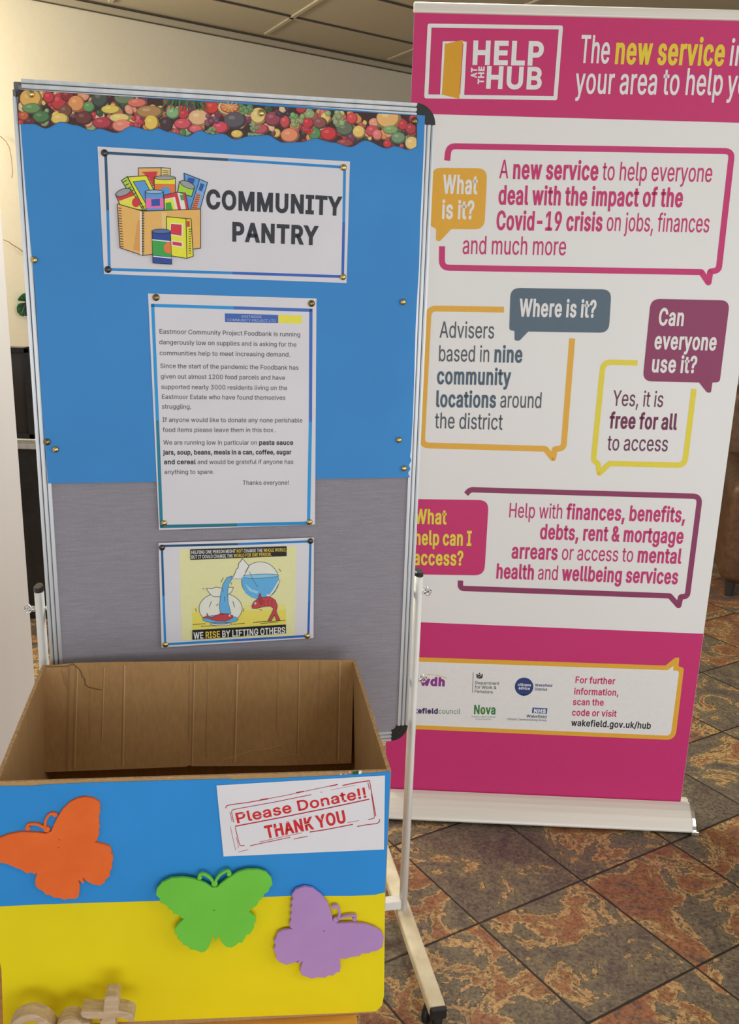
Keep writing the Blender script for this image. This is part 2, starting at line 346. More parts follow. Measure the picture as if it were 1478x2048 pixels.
# ------------------------------------------------------------------ lettering: glyph outlines, two characters per number
GB = ''.join(chr(c) for c in range(35, 127) if c != 92 and c != 39 and c != 34)
GD = r'''a3K0u/$0R/)02/3/s/D/_/[/Q/x/L0@/P0_/Y0v/i1-/}1;081E0Q1M1,1V1e1^1w1a2)1f211n241z241|21272+2I1{2W1k2c1V2j1>2l1$2j0j2c0X2Y0J2M0?2@0822/W2C/h2c/~2{0<320Y3=0x3D1<3F1j3A2&3:2>3.2R2x2c2a2n2B2r1v2r/.25/.25/c20/c1w/G1g/:1Q//18/("1#/[1D/`1_/j1s/y2&01200G240_24181~101b1*1B1$1)0}0Z0t0I0k0;0`030P000=020+0:/w0F/l0V/c0j/^'b3o1`/%1@/)1%/20n/?0_/M0J/j0D/j0D/./d/./d4j0F4j0F2`0J2`0^2{0m3.1$3;1?3C1`3F223@2Y3/2z2m382E3G1p3L173G0Y380(2{/[2Y/>22/,"1V/^1x/b27/q2M0,2]0I2f0l2i172f1^2]2$2M2B282W1x2f1V2k162f0v2X0a2C0Q2&0H1`0E170H0k0Q0G0a0*0w/p16/b'c3R1I/%0t/,0I/>0%/]/g0)/V0Y/P15/V1n/g2C0%2k0I3.0t3@1I3F1e3E2#3?2<362Q3*2e2v2u2c3&2M30252O2%2B2A2.2W1m2f1I2k1&2f0f2V0P2?0@1}071Z0415070l0@0I0P0-0f/q1&/b1I/]1n/c2//q2D0-2P0I310:3(/}2v/g2f/S2R/C2=/72$/-1f/('d3o1=/%0l/,0C/>/~/[/f0(/U0Y/P17/U1p/f2E/~2m0D3/0l3@1>3F1_3C1x3;203.2?2{2R2`2W2`2W4j3:4j3:/.2Y/.2Y/j2S/j2?/M20/?1w/21^/)"1G/^1g/b2&/p2<0*2K0G2U0k2X172U1`2L2&2<2C2&2X1h2f1G2k1%2f0f2W0P2B0@2$071^0417070l0A0I0P0,0f/q1%/b'e3Z1N/%0v/,0I/>0%/]/g0)/V0X/P15/U1m/f2B0$2j0G3-0r3@1G3F1g3D2*3<2F3/2`2v2v2[3+2:361m391<390~/z0~/z1W2s1W2V1D2S1h2J2-2;2F2&2Z1h2g1G2k1&2g0g2Y0Q2F0A2.071l041M041,080`0B0>0T0#0l/l1-/a1N/]1e/_1y/d2//l2=/x2I0,2R0=330/3&/n2p/U2W/A2;/21t/)'f1y1_3A1_2h/42h/43A"0$/.0$3w0(49044R0E4f0[4t0v4|155#1X4|1n4v1^4@1Q4D1=4F1$4B0o480f4&0c3j0c/.'g3p1I-K0}-N0Z-V0=-d0%-u/o.-/b.C09.`0N.F0].:0o.01,.)1I.&1t.,2:.=2J.N2T.g2W/(2W/s2R/s2?/W20/J1w/>1^/61=/30m/80E/I0#/d/f0./U0]/P19/U1q/f2E0#2m0D3/0m3@1>3F1_3D1x3;213.2@2{2T2`2Y2`2Y3A3:3A3:/$35.R3#..2e-n2C-Z1v-O"1G/j1h/n2(/z2=032L0M2U0o2X1;2U1b2L2(2=2C2(2X1h2f1G2k1%2f0f2X0P2B0A2%071`041;070p0A0O0P040f/{1%/n'h3a0F1^0F/./d/./d4j0F4j0F2?0:2?0P2m0m30153A1^3F2(3B2G372b2~2v2b3&2=3+1k3+/.2H/.2H1f2B23212P1q2d1L2j122g0v2^0b2O0R2;0I1|'i0|/d/./d3A0F3A0F/."0(4&/r4*/e43/Z4@/W4O/Z4`/e4m/r4v0(4y084v0F4m0O4`0R4O0O4@0F43084*'j0|/d3A0F3A0F.k0C.I0:..0*-r/p-b/S-W/2-S/#-S/#.1/0.1/G.5/V.@/a.R/d.l"0&4&/r4*/d43/Z4@/W4O/Z4`/d4m/r4v0&4y084v0F4m0O4`0R4O0O4@0F43084*'k3C0B0^0B1N0M1N2<3A3.3A121A1+1A"/d/./d4j0F4j0F/."2F/.0i14191`3:/.'l170`/,09/1/y/B/i/^/d0(/d4j0F4j0F070G/|0L/m0V/e0g/c0u/d1#/e1//10w/-'m5u/d/./d3A0D3A0D2G0@2G0J2d0X2{0l311%3>1=3F1U3H1|3B2?3/2U2l2b2G2X2G2c2b2r2x3+3/3C3=3^3E3|3H4@3E4^3:4w3(5/2i5;2H5?1z5?/.4]/.4]1y4V2A4E2Y4+2g3j2k3Q2i3<2a3,2S2z2B2s2.2p1r2p/.22/.222#2-2@1x2W1`2g1A2k1,2i0s2a0a2S0R2A0I2*0F1i0F/.'n3a0F1^0F/./d/./d3A0D3A0D2?0:2?0P2m0m30153A1^3F2(3B2G372b2~2v2b3&2=3+1k3+/.2H/.2H1f2B23212P1q2d1L2j122g0v2^0b2O0R2;0I1|'o3f1I/%0t/,0I/>0%/]/g0)/V0Y/P15/V1n/g2C0%2k0I3.0t3@1I3F1{3@2K3.2n2k3-2C3>1n3C153>0Y3-0)2n/]2K/>1{/,"1I/]1m/b2./q2D0-2S0I2]0l2`152]1Z2S1}2D2?2.2V1m2f1I2k1&2f0f2V0P2?0@1}071Z0415070l0@0I0P0-0f/q1&/b'p3o/d-S/d3A0D3A0D2`0J2`0^2{0m3.1$3;1?3C1`3F223@2Y3/2z2m382E3G1p3L173G0Y380(2{/[2Y/>22/,1`/%1@/)1&/20n/?0_/M0J/j0F/j0F-S"1V/^1x/b27/q2M0,2]0I2f0l2i172f1^2]2$2M2B282W1x2f1V2k162f0v2X0a2C0Q2&0H1`0E170H0k0Q0G0a0*0w/p16/b'q3o3:-S2W-S2W/j2R/j2?/M20/?1w/21^/)1=/%0l/,0C/>/~/[/f0(/U0Y/P17/U1p/f2E/~2m0D3/0l3@1>3F1_3C1x3;203.2?2{2S2`2Y2`2Y3A3:3A"1G/^1g/b2&/p2<0*2K0G2U0k2X172U1`2L2&2<2C2&2X1h2f1G2k1%2f0f2W0P2B0@2$071^0417070l0A0I0P0,0f/q1%/b'r1~/d/./d3A0D3A0D2b0G2b0V2|0m351/3B1O3G1`3F1n3F1n2c1a2e1I2g102d0t2[0a2M0R2<0I2%0F1h0F/.'s3310/%0f/)0D/10(/@/m/T/[/n/R02020?0=/~0P/k0k/`1//[1S/a1o/m2%0$2,0;2)0M1y0]1h0h1N0p0j1#0<14/w1J/d1h/^22/b2Q/p2m0+3(0G380j3C153F1Y3C1y3:273,2K2t2Z2]2e2B2,251}2J1n2]1U2i152n0q2j0W2^0F2K0A250D1}0P1n0e1c1%1Y1`1K231<2R1$2f0c2l0?2g/z2X/^2B/F2#/41Y/)'t1^1F3A1F2h/42h/43A"/p4C0R4C0R060T/{0]/l0k/d1#/a13/b1D/e1O/01:/+0}/*0Q/000/C/w/c/p01'u3a10/)0g/-0G/90-/M/t/j/h03/d0`/d3A0F3A0F0e0K0=0^/z0y/g1B/a1]/d1t/m2,/|2;052E0N2H0n2H3A3+3A3+/.2J/.2J002S002>/^1|/?1X/.'v3K0x/./?3A0(3A0z0p150+1H/C12/C1E0+1Z0p2Q3A393A1]/.'w5I0_/./E3A0+3A0Y1P0o0^1)/W0z/W140[1H1P1w3A2]3A301P3D0]3X/W3M/W3d0[3y1P4L3A533A3t/.36/.2`1%2Q1[2C28252s2C2s25282&1[1s1%1A/.'x3A/C/.1$1T1$1$/K3A083A0h2R1-1x1I1H1)1H1D1x1d2R2:3A3%3A1K0~1K1P3,/.2?/.1b0)1B0]1&101G101,0]0i0)0//.'y3K/^-W/l.2/v.10,..0<./0J.40V.>0b.N0l.e0x/-/?3A0(3A0z0p150+1H/C12/C1D0+1Z0p2Q3A393A1F.N19.31+-x0t-g0`-Z0I-S0/-Q/p-S'z3B/X/./X/]1y2a1y2d/_2d/_3A2n3A2n2l0R/k0R/g2t/g2t/.'A4L/>/.1C4j244j4;/.3Q/.2?2N2(3:1c4J1p4J1O39192N0)/."0B0c0B1A381A380c'B44/k/./k4j1l4j2A4e2j4W3-4A3C4%3P3a3T3<3Q2y3I2a3;2M3*2>2q232[2+2[2%2t1|311p3G1^3X1E3e1&3i0]3d083V/r3?/U2y/@2M/21r/."0Q/h1p/h2H/n2k0#2~0=3)0^3%0v2w122h1E2R1T271_1s1b0Q1b"0Q2=1i2=2)2@2@2H2T2U2d2g2n2}2q3:2k3Y2Y3t2;4*1k400Q40'C4k2+/&1G//0k/G0</n/u0G/_1-/V1y/_2j/u3O0<4)0k4P1G4i2+4q2Q4n2u4e3;4V3X4C3r4+4,3i4;3G4E2}3_2}3W3;3K3Q3=3d3+3s2r4#2[4-2D422+441Y4.123w0k3Y0Q320A2Z0;1y0A1<0Q0f0l0=12/{1Y/j2+/d2D/f2[/k2r/t3+0$3=043K0F3W0]3_0u4E0u4;0P4,0/3s/m3X/T3;/A2v/32Q/*'D4c1U/.04/.04/h1Q/h20/n2_0$3(0B3A0j3P1@3U1z3P2X3A3/3(3U2a3s234*1W400140014j1[4j2F4b3&4J3G433c3q3x3M432j4:1z431/3x0K3b0&3F/e3$/M2C/6"0Q4j0Q/./k/./k4j'E3j/k/./k4j3:4j3:400Q400Q2>3)2>3)1`0Q1`0Q/h3=/h3=/.'F3a/k/./k4j374j37400Q400Q262{262{1W0Q1W0Q/.'G4u2-/&1G//0j/G0</o/t0H/^1-/V1y/^2j/t3O0;4)0j4P1E4i2)4q2P4n2u4e3<4U3Y4A3t4)4-3g4=3F4F2~3_2~3U3:3I3O3;3b3*3r2r3~2[4,2C422)441X4.113w0k3Z0Q320A2Z0;1y0A1<0Q0f0l0=12/{1Z/j2-/d2U/h2z/v3<013R0O3a0u3f1D3y1A2;1A2;1{4J1{4J1B4C0b4/0/3j/a3?/A2g/.'H4r/k/./k4j0Q4j0Q2A3N2A3N4j454j45/.3N/.3N1c0Q1c0Q/.'I2L/M/./M/h0J/h0J40/M40/M4j2-4j2-40114011/h2-/h2-/.'J3R13/&0d/,0>/9/z/O/c/n/T08/O0f/O1&061&060f0<0<0N/y0j/g13/a1V/g1s/y2*0<200f204j2q4j2q0f2m082_/n2F/O2&/91^/,'K4?0<0f0<1R0`2$1(2O1N2y324j4,4j1b241_24"/k/./k4j0Q4j0Q2o0P1[0Q1;0Q/."3:/.161~1_2U4-/.'L3O/k/./k4j0Q4j0Q/h3//h3//.'M6,/k/./k4j0m4j25152?0t2K0O2W0(2c/`2S/`2_0&2k0M2w0s3%154H4j5J4j5J/.4e/.4e2C4e2h4f374g3d4h454n454_3`4N314?2c442C2w/.2>/.1#2C0t2b0f3/0U3_0D450K450L3g0M3:0N2i0N2C0N/.'N4x/k/./k4j0]4j2x11310l3J0?3e/f3[/e3W0@3U0r3U1=3U4j4;4j4;/.3I/.1D2B1+2l0i3C0@400K420N3F0P2i0Q2C0Q/.'O5&2+/&1G//0k/G0=/n/u0G/_1-/V1y/_2j/u3O0=4)0k4P1G4i2+4q2j4i3F4P3t4)4<3O4R2j4Y1y4R1-4<0G3t/n3F/G2j//"2+/d2V/j2~/{3E0=3_0e3p1<3u1y3p2Z3_333E3Z2~3x2V4.2+441Y4.123x0l3Z0Q320A2Z0;1y0A1<0Q0e0l0=12/{1Y/j'P4)/k/./k4j1f4j2A4d2m4S344:3L3u3Z3M3`2}3Z2P3L2)341d2m1I2A191f140A140A1m1d1m2-1q2I1{2_202n2F2w2`2y2}2w3>2n3X2_3n2I3~2,4-1c400Q400Q/.'Q5&1p0t2Y0t370)3F/p4@.X3W.X2{/I2l/]"2+/&1G//0k/G0=/n/u0G/_1-/V1y/_2j/u3O0=4)0k4P1G4i2+4q2j4i3F4P3t4)4<3O4R2j4Y1y4R1-4<0G3t/n3F/G2j//"2+/d2V/j2~/{3E0=3_0e3p1<3u1y3p2Z3_333E3Z2~3x2V4.2+441Y4.123x0l3Z0Q320A2Z0;1y0A1<0Q0e0l0=12/{1Y/j'R4-/k/./k4j1g4j2B4e2n4U354=3L3x3[3Q3`3%3[2U3L2/351k2n1S2A1E1g1@041@041z1e1z2-1}2J2+2`292o2L2w2e2z3%2w3B2o3[2`3p2J4#2-4-1d400Q400Q/."3&/.1a1`2O1`3s/.'S4+1Z/$1%/*0T/70//M/o/k/]04/T0^0<0^0B0B0O0,0c/v0{/j1</c1Z/`1|/c2>/k2W/y2j002v0F2{0`2w0v2m1-2]1;2H1G1p1X121j0T2#0*2A/r2Y/g2v/c3:/i3d/z4,0:4H0_4_1.4l1^4q234l2]4_3$4H3?4-3P3f3W3@2r3@2g3c2N3|2+411[471<440|4,0f3z0U3i0J3T0G3>0K3%0W2o0i2`0~2T1N2E2(272X2(2q1w3-1i3A1V3Q1@3[1$3_0`3Y073H/o3./P2d/926/*'T4-/N40/N4j3h4j3h401|401|/.1;/.1;40'U4r1~/%1E/,0o/=0F/Y0)0#/q0P/k1&/k4j0P4j0P1,0T0e0b0E0u0+15/s1V/g1~/c2J/g2l/s3+0+3?0E3K0e3O1,3O4j454j451&4/0P3x0#3Y/Y31/=2[/,'V4L1F/./>4j0(4j1:1H1Q0^1s/M1f/M2+0_2B1H3Q4j4;4j26/.'W6g0p/./>4j0%4j0x1>1)0f15021?/V17/V1B021M0f1Z1>2R4j3B4j4:1>4F0f4R024^/V4T/V4`024k0f4x1>5n4j6V4j5#/.43/.362d3$3M2q4G3#4G2p3Q2_2d1a/.'X4F/@/.1S2<1S1g/K4j0<4j1,3V1F3/1Y2j1n2D1c2D1w2j203/2J3V3<4j4*4j1~1j1~2?44/.3D/.2D0U2,0z1u1=1a1b1o1b1[1>1H0{100U0//.'Y4D1E/.1E1J/>4j0/4j1:2y1X2D1u1a1Z1a1v2E282y3C4j434j2,1J2,/.'Z3}/X/./X/]213G2R3v2v4H2}422=401Y40/V40/V4j3S4j3S4:0~0U0Z0$05/O0./e0m/h1P/h3U/h3U/.'0411^/&1(//0V/F03/m/t0E/d1,/_1y/d2k/t3Q034+0V4P1(4i1^4q274i2d4P3,4+3F3Q3V2k3[1y3V1,3F0E3-/m2d/F27//"1^/a2$/g2B/y2Y0;2k0e2u1<2y1y2u2Z2k332Y3[2B3z2$411^481:410x3z0a3[0O330E2Z0A1y0E1<0O0e0a0;0x/y1:/g'141/{/./{/f3M/f3M/."244j24/.1N/.1N4,1K4,0*3,0*3r1@4j'241/o/./o/^1e1`2:2:2K2Q2W2h2_2}2a392^3S2T3j2E3{214-1u451Z481>451%4+0n3x0`3d0V3L0S30/q30/v3[0*4%0C4E0d4]104l1[4q2,4l2R4^2r4F3/4)3>3b3C3:3@2z392_3+2B2q1~2+1.0n/k0n/h3K/h3K/.'3411T/&1&/+0Y/806/L/u/h/c0//Z0X0A0X0G0?0R0+0e/v0z/j19/c1U/a1s/d23/l2I/y2[012f0H2j0f2g1%2]1>2K1S231e1m1o1C1s0r1s0r2K2@4,2@40/u40/u4j3:4j3:491M261M2A2(2@2T242y1x391X3I143O0f3I0;38/q2y/R2U/:2*/,'441/V0=/V0s1r4j2W4j0A0{0A0x3d0x3d0="2:/.2:0M2:0g2:2_2x2_2x/.'5411W/&1,/,0a/90@/N0&/k/q01/k0V0N0V0S0@0_0-0o/x1&/k1>/c1W/a1u/d24/o2J0%2Z0<2e0W2i0w2e1;2Z1W2I1o232%1s211T251:230|2,0f1}0T1q/r1x044j344j34400l400Z2M0]2M0p2[1,2f1E2l1`2o2&2k2F2b2b2R2z2=322#3A1b3J1A3M0x3G0I37/{2x/W2U/=2,/-'6411]/&10/-0c/=0A/V0(/y/t0G/o0w/s1A0#1j0:2=0^2u1w4j2c4j0l2$0f2$0o230z2@1-2K1>2S1P2X1f2Z262U2]2G2{2/381k3F1C3K0r3F0D36/x2x/U2V/<2//,"1]/_1y/c27/n2K/~2Z092e0T2h0r2e152Z1O2K1f271v1y2%1]2)1@2%1(1w0n1f0_1P0T160Q0s0T0T0_0:0n/~1(/n1@/c'74105/.2d4,2d40/m40/m4j3M4j3M4-0z/.'8411]/&1,/,0]/909/O/y/m/h04/c0[/f0{/p1=0$1V091l0Q1{0n2)0n2+0K2:012T/{2w/u3B/z3h0.4.0F4I0g4_124l1]4q2-4l2R4_2r4I3/4.3?3h3D3B3>2w3-2T2n2:2L2+2L2)2h1{3$1l3:1V3I1=3S0{3W0[3Q043@/m3%/O2^/923/,"1]/`1}/c2=/k2S/y2d0/2n0E2r0`2n0z2c172Q1J2;1Y1{1c1]1f1>1c0~1Y0h1J0V170K0z0G0`0K0E0U0/0f/y0|/k1=/c"1]2B1w2D222L2E2Y2S2k2]3$2`3>2]3U2T3k2F3|234-1w451]481B451+4-0t3|0f3k0]3U0Y3>0]3$0f2k0t2Y1,2L1C2D'9411]4q2/4k2V4Z2x4@363y3F3O3K2|3G2U3;2.3#1Z2[0}1B/.0V/.2M1s2S1s2K1e2?1W211L1|1D1i1>1T1=1)1A0^1P0>1h0&2-/s2S/o3%/t3S0)3{0B4A0d4Z104k"1]481A451(4*0o3t0_3^0U3C0Q3%0U2c0_2G0o221(1|1A1r1]1n1y1r271|2K212Z2G2e2b2h3#2e3C2Z3^2K3t274*1y45'.1603/*/}/-/n/7/d/F/a/W/d/j/n/x/}0&030+0E0&0T/x0_/j0b/W0_/F0T/70E/-',16/T-l/s/v0^/v0(-l'?3,0X0m0X0t0Z1B0b1a0n1w0}2-1K2J1a2Z1r2o1}3+2%3F1~3]1u3p1h4$1V401B471,4:0r470^410L4$0>3p043Z003@/I3@/O3i/`40/x4K0;4`0_4l1,4q1U4l1z4_2<4J2R4/2`3i2e3D2`2y2R2W2<2<1y2$1U1f1I1W1B1G1=131<0s1<0m"0y/*0g/-0W/70M/F0J/W0M/i0W/x0g0&0y0*1/0&1>/x1H/i1K/W1H/F1>/71//-'!1>/r0u/n4j0X4j0T0u"06/*0$/-/q/7/g/F/c/W/g/i/q/x0$0&060*0H0&0V/x0a/i0d/W0a/F0V/70H/-'-412r1o2r160F160F1o'&4,1?/&0k/,0B/:/}/P/e/m/U04/P0Y/S0x/^17/n1O0)1f0a271R2p1h3%1z3=2#3K2%3[1}3r1p4)1]451C4912470}410p4(0f3v0`3g0^3U0`3B0f310~2h1F2<3}/.32/.1$1b0M2E0:2`0+2y/}38/z3T/~3u0/460A4M0Z4`0z4k1B4n1f4k2*4`2B4N2T472a3x2e3Z2c3D2[302Q2w2C2f1{2E0o1S0T1=0B1(080o050W080@0A0+0P/u0d/h0{/`1;/]1Y/a1v/j26/z2M032b0M2q0l2{142~1Z3_1Z3[1.3S0e3G0G39002z/m2n/^2Q/E2//51e/+'/1t1f5&/v.</<.<1,5&'''
def _num(a): return (GB.index(a[0]) * len(GB) + GB.index(a[1]) - 1000) / 1000.0
GLYPH = {}
for _g in GD.split("'"):
    _cs = [[(_num(c[i:i + 2]), _num(c[i + 2:i + 4])) for i in range(0, len(c), 4)] for c in _g[3:].split('"')]
    GLYPH[_g[0]] = (_num(_g[1:3]), _cs)
CAP, SPACE = 0.509, 0.185

class Print:
    """flat ink on one surface: every shape is laid on the frame's plane"""
    def __init__(s, fr, base, x0=0.0, y0=0.0, k=1.0, light=0.78, step=0.00012):
        s.fr = fr; s.base = base; s.t = (x0, y0, k); s.light = light; s.mb = MB(); s.step = step
        s.lay = 0
    def P(s, p): return s.fr.px(s.t[0] + p[0] * s.t[2], s.t[1] + p[1] * s.t[2], s.base)
    def z(s, lay): return s.base + (lay + 1) * s.step
    def col(s, c): return alb(c, s.light)
    def raw(s, contours, col, lay, dz=0.0):
        bx, by = contours[0][0]; q = 2000.0; vs, es, cc = [], [], []
        for c in contours:
            k = len(vs); d = [((x - bx) * q, (y - by) * q) for x, y in c]; cc.append(d); vs += [Vector(p) for p in d]
            es += [(k + i, k + (i + 1) % len(c)) for i in range(len(c))]
        d = cc[0]; sg = 1 if sum(d[i - 1][0] * d[i][1] - d[i][0] * d[i - 1][1] for i in range(len(d))) > 0 else -1
        ov, _, tri, _, _, _ = delaunay_2d_cdt(vs, es, [], 0, 1e-5)
        z = s.z(lay) + dz; fs = []
        for t in tri:                                            # keep what the outline winds round (overlaps stay filled, holes stay open)
            t = list(t); gx = sum(ov[i].x for i in t) / 3; gy = sum(ov[i].y for i in t) / 3; wn = 0
            for d in cc:
                x1, y1 = d[-1]
                for x2, y2 in d:
                    if (y1 <= gy) != (y2 <= gy):
                        side = (x2 - x1) * (gy - y1) - (gx - x1) * (y2 - y1)
                        if y2 > y1 and side > 0: wn += 1
                        elif y2 < y1 and side < 0: wn -= 1
                    x1, y1 = x2, y2
            if wn * sg <= 0: continue
            ar = sum(ov[t[i - 1]].x * ov[t[i]].y - ov[t[i]].x * ov[t[i - 1]].y for i in range(3))
            fs.append(t if ar > 0 else t[::-1])
        s.mb.add([s.fr.w(p.x / q + bx, p.y / q + by, z) for p in ov], fs, s.col(col))
    def poly(s, pts, col, lay=0): s.raw([[s.P(p) for p in pts]], col, lay)
    def line(s, pts, wd, col, lay=1, closed=False):
        pts = [Vector(p).to_2d() for p in pts]; n = len(pts); c = s.col(col)
        seg = [(i, (i + 1) % n) for i in range(n if closed else n - 1)]
        dr = [(pts[j] - pts[i]).normalized() for i, j in seg]; m = len(seg)
        for k, (i, j) in enumerate(seg):
            nn = Vector((-dr[k].y, dr[k].x)); ends = []
            for e, o in ((i, k - 1), (j, k + 1)):
                q = nn
                if closed or 0 <= o < m:
                    d2 = dr[o % m]
                    if dr[k].dot(d2) > 0.6:
                        n2 = Vector((-d2.y, d2.x)); q = (nn + n2) / (1 + nn.dot(n2))
                    elif e == j:                                   # sharp turn: butt ends under a round joint
                        s.raw([[s.P(p) for p in ellipse(pts[j].x, pts[j].y, wd / 2, wd / 2, 0, 16)]], col, lay, 6e-5 + 1e-5 * (k % 5))
                ends.append((pts[e] - q * wd / 2, pts[e] + q * wd / 2))
            z = s.z(lay) + 1e-5 * (k % 5)
            s.mb.add([s.fr.w(*s.P(p), z) for p in (ends[0][0], ends[1][0], ends[1][1], ends[0][1])], [[0, 1, 2, 3]], c)
    def out(s, pts, fill, edge, wd=4, lay=0):
        s.poly(pts, fill, lay); s.line(pts, wd, edge, lay + 1, True)
    def text(s, segs, p0, p1, cap, bold=0.0, lay=2):
        """segs: text, or list of (text, colour, extra boldness); p0-p1 baseline, cap height, all in the frame's picture units"""
        A, B = Vector(s.P(p0)), Vector(s.P(p1)); e1 = (B - A); Wd = e1.length; e1 = e1 / Wd; e2 = Vector((-e1.y, e1.x))
        mpu = (Vector(s.P((p0[0] + 10, p0[1]))) - Vector(s.P(p0))).length / 10.0
        H = cap * mpu; sy = H / CAP
        chars = [(ch, col, (bold + bd) * H) for t, col, bd in segs for ch in t]
        tot = sum(SPACE if ch == ' ' else GLYPH[ch][0] for ch, _, _ in chars) - 0.06
        extra = sum(1.5 * bo for ch, _, bo in chars if ch != ' ')
        sx = (Wd - extra) / tot
        x = -0.03 * sx
        for ci, (ch, col, bo) in enumerate(chars):
            if ch == ' ': x += SPACE * sx; continue
            ad, cs = GLYPH[ch]; x += 0.75 * bo
            cc = []
            for c in cs:
                q = []
                for gx, gy in c:
                    p = (x + gx * sx, gy * sy)
                    if not q or math.hypot(p[0] - q[-1][0], p[1] - q[-1][1]) > 0.0035 * sy: q.append(p)
                if len(q) > 2 and math.hypot(q[0][0] - q[-1][0], q[0][1] - q[-1][1]) < 0.0035 * sy: q.pop()
                cc.append(q)
            ar = [sum(c[i - 1][0] * c[i][1] - c[i][0] * c[i - 1][1] for i in range(len(c))) for c in cc]
            main = max(ar, key=abs)
            outer = [offset_poly(c, bo) if bo else c for c, a in zip(cc, ar) if a * main > 0]
            holes = [offset_poly(c, -bo * 0.85) if bo else c for c, a in zip(cc, ar) if a * main < 0]
            for k, o in enumerate(outer):
                s.raw([[tuple(A + e1 * gx + e2 * gy) for gx, gy in c] for c in [o] + (holes if k == 0 else [])], col, lay, 2e-5 * (ci % 3))
            x += ad * sx + 0.75 * bo
    def build(s, name, parent, m='ink', label=None):
        PRINTS.add(name); return s.mb.build(name, m, parent, label)

# ================================================================== the room
S = 'structure'
FLOOR_O = Frame((0, 0, 0), 0)
def slate():
    m = mat('slate_tiles', (0.1, 0.1, 0.1), 0.42, 0, 0.4)
    geo = N(m, 'ShaderNodeNewGeometry'); P = geo.outputs['Position']
    # tile lattice: a corner and the two tile edges
    O, a, b = TILE
    det = a.x * b.y - a.y * b.x
    def lincomb(cx, cy, c0):
        d = N(m, 'ShaderNodeVectorMath', operation='DOT_PRODUCT'); d.inputs[1].default_value = (cx, cy, 0); L(m, P, d.inputs[0])
        s = N(m, 'ShaderNodeMath', operation='ADD'); L(m, d.outputs['Value'], s.inputs[0]); s.inputs[1].default_value = c0; return s.outputs[0]
    U = lincomb(b.y / det, -b.x / det, (-O.x * b.y + O.y * b.x) / det)
    V = lincomb(-a.y / det, a.x / det, (O.x * a.y - O.y * a.x) / det)
    def math_(op, x, y=None):
        n = N(m, 'ShaderNodeMath', operation=op); L(m, x, n.inputs[0])
        if y is not None:
            if isinstance(y, (int, float)): n.inputs[1].default_value = y
            else: L(m, y, n.inputs[1])
        return n.outputs[0]
    wob = noise(m, P, 22, 2)
    def edge(x):
        f = math_('FRACT', x); g = math_('SUBTRACT', f, 0.5); g = math_('ABSOLUTE', g)
        return math_('SUBTRACT', g, 0.0)
    e = math_('MAXIMUM', edge(U), edge(V))                      # 0.5 on a joint
    e = math_('ADD', e, math_('MULTIPLY', math_('SUBTRACT', wob.outputs['Fac'], 0.5), 0.010))
    joint = ramp(m, e, [(0.4885, (0, 0, 0)), (0.4935, (1, 1, 1))])
    cmb = N(m, 'ShaderNodeCombineXYZ'); L(m, math_('FLOOR', U), cmb.inputs[0]); L(m, math_('FLOOR', V), cmb.inputs[1])
    wn = N(m, 'ShaderNodeTexWhiteNoise', noise_dimensions='3D'); L(m, cmb.outputs[0], wn.inputs['Vector'])
    off = N(m, 'ShaderNodeVectorMath', operation='SCALE'); L(m, wn.outputs['Color'], off.inputs[0]); off.inputs['Scale'].default_value = 40.0
    pos = N(m, 'ShaderNodeVectorMath', operation='ADD'); L(m, P, pos.inputs[0]); L(m, off.outputs[0], pos.inputs[1])
    big = noise(m, pos.outputs[0], 5.2, 12, 0.64, 1.1)
    fine = noise(m, pos.outputs[0], 26, 8, 0.65, 0.7)
    # each tile leans to its own share of rust
    sh = math_('MULTIPLY', math_('SUBTRACT', wn.outputs['Value'], 0.5), 0.20)
    f = math_('ADD', math_('ADD', big.outputs['Fac'], sh), 0.025)
    f = math_('ADD', f, math_('MULTIPLY', math_('SUBTRACT', fine.outputs['Fac'], 0.5), 0.24))
    LL = 0.50
    base = ramp(m, f, [(0.28, alb((70, 60, 56), LL)), (0.42, alb((82, 74, 64), LL)), (0.485, alb((94, 86, 68), LL)), (0.50, alb((58, 50, 44), LL)), (0.508, alb((152, 124, 84), LL)), (0.54, alb((134, 106, 70), LL)),
                       (0.552, alb((74, 58, 46), LL)), (0.56, alb((124, 88, 58), LL)), (0.60, alb((114, 75, 52), LL)), (0.655, alb((106, 70, 52), LL)), (0.665, alb((84, 70, 62), LL)), (0.76, alb((78, 66, 60), LL))])
    vein = ramp(m, fine.outputs['Fac'], [(0.488, (0, 0, 0)), (0.50, (1, 1, 1)), (0.512, (0, 0, 0))])
    mv = N(m, 'ShaderNodeMix', data_type='RGBA'); L(m, math_('MULTIPLY', vein, 0.45), mv.inputs[0]); L(m, base, mv.inputs[6])
    mv.inputs[7].default_value = (*alb((150, 128, 96), LL), 1)
    sp = noise(m, pos.outputs[0], 110, 4, 0.7)
    ml = N(m, 'ShaderNodeMix', data_type='RGBA', blend_type='MULTIPLY'); ml.inputs[0].default_value = 1.0
    L(m, mv.outputs[2], ml.inputs[6]); L(m, ramp(m, sp.outputs['Fac'], [(0.36, (0.52, 0.52, 0.52)), (0.56, (1.05, 1.05, 1.05))]), ml.inputs[7])
    mj = N(m, 'ShaderNodeMix', data_type='RGBA'); L(m, joint, mj.inputs[0]); L(m, ml.outputs[2], mj.inputs[6])
    mj.inputs[7].default_value = (0.028, 0.021, 0.013, 1)
    L(m, mj.outputs[2], bsdf(m).inputs['Base Color'])
    h = math_('SUBTRACT', math_('ADD', math_('MULTIPLY', f, 0.9), math_('MULTIPLY', fine.outputs['Fac'], 0.3)), math_('MULTIPLY', joint, 0.8))
    bump(m, h, 0.5, 0.004)
    L(m, ramp(m, fine.outputs['Fac'], [(0.3, (0.34, 0.34, 0.34)), (0.7, (0.55, 0.55, 0.55))]), bsdf(m).inputs['Roughness'])
    return m
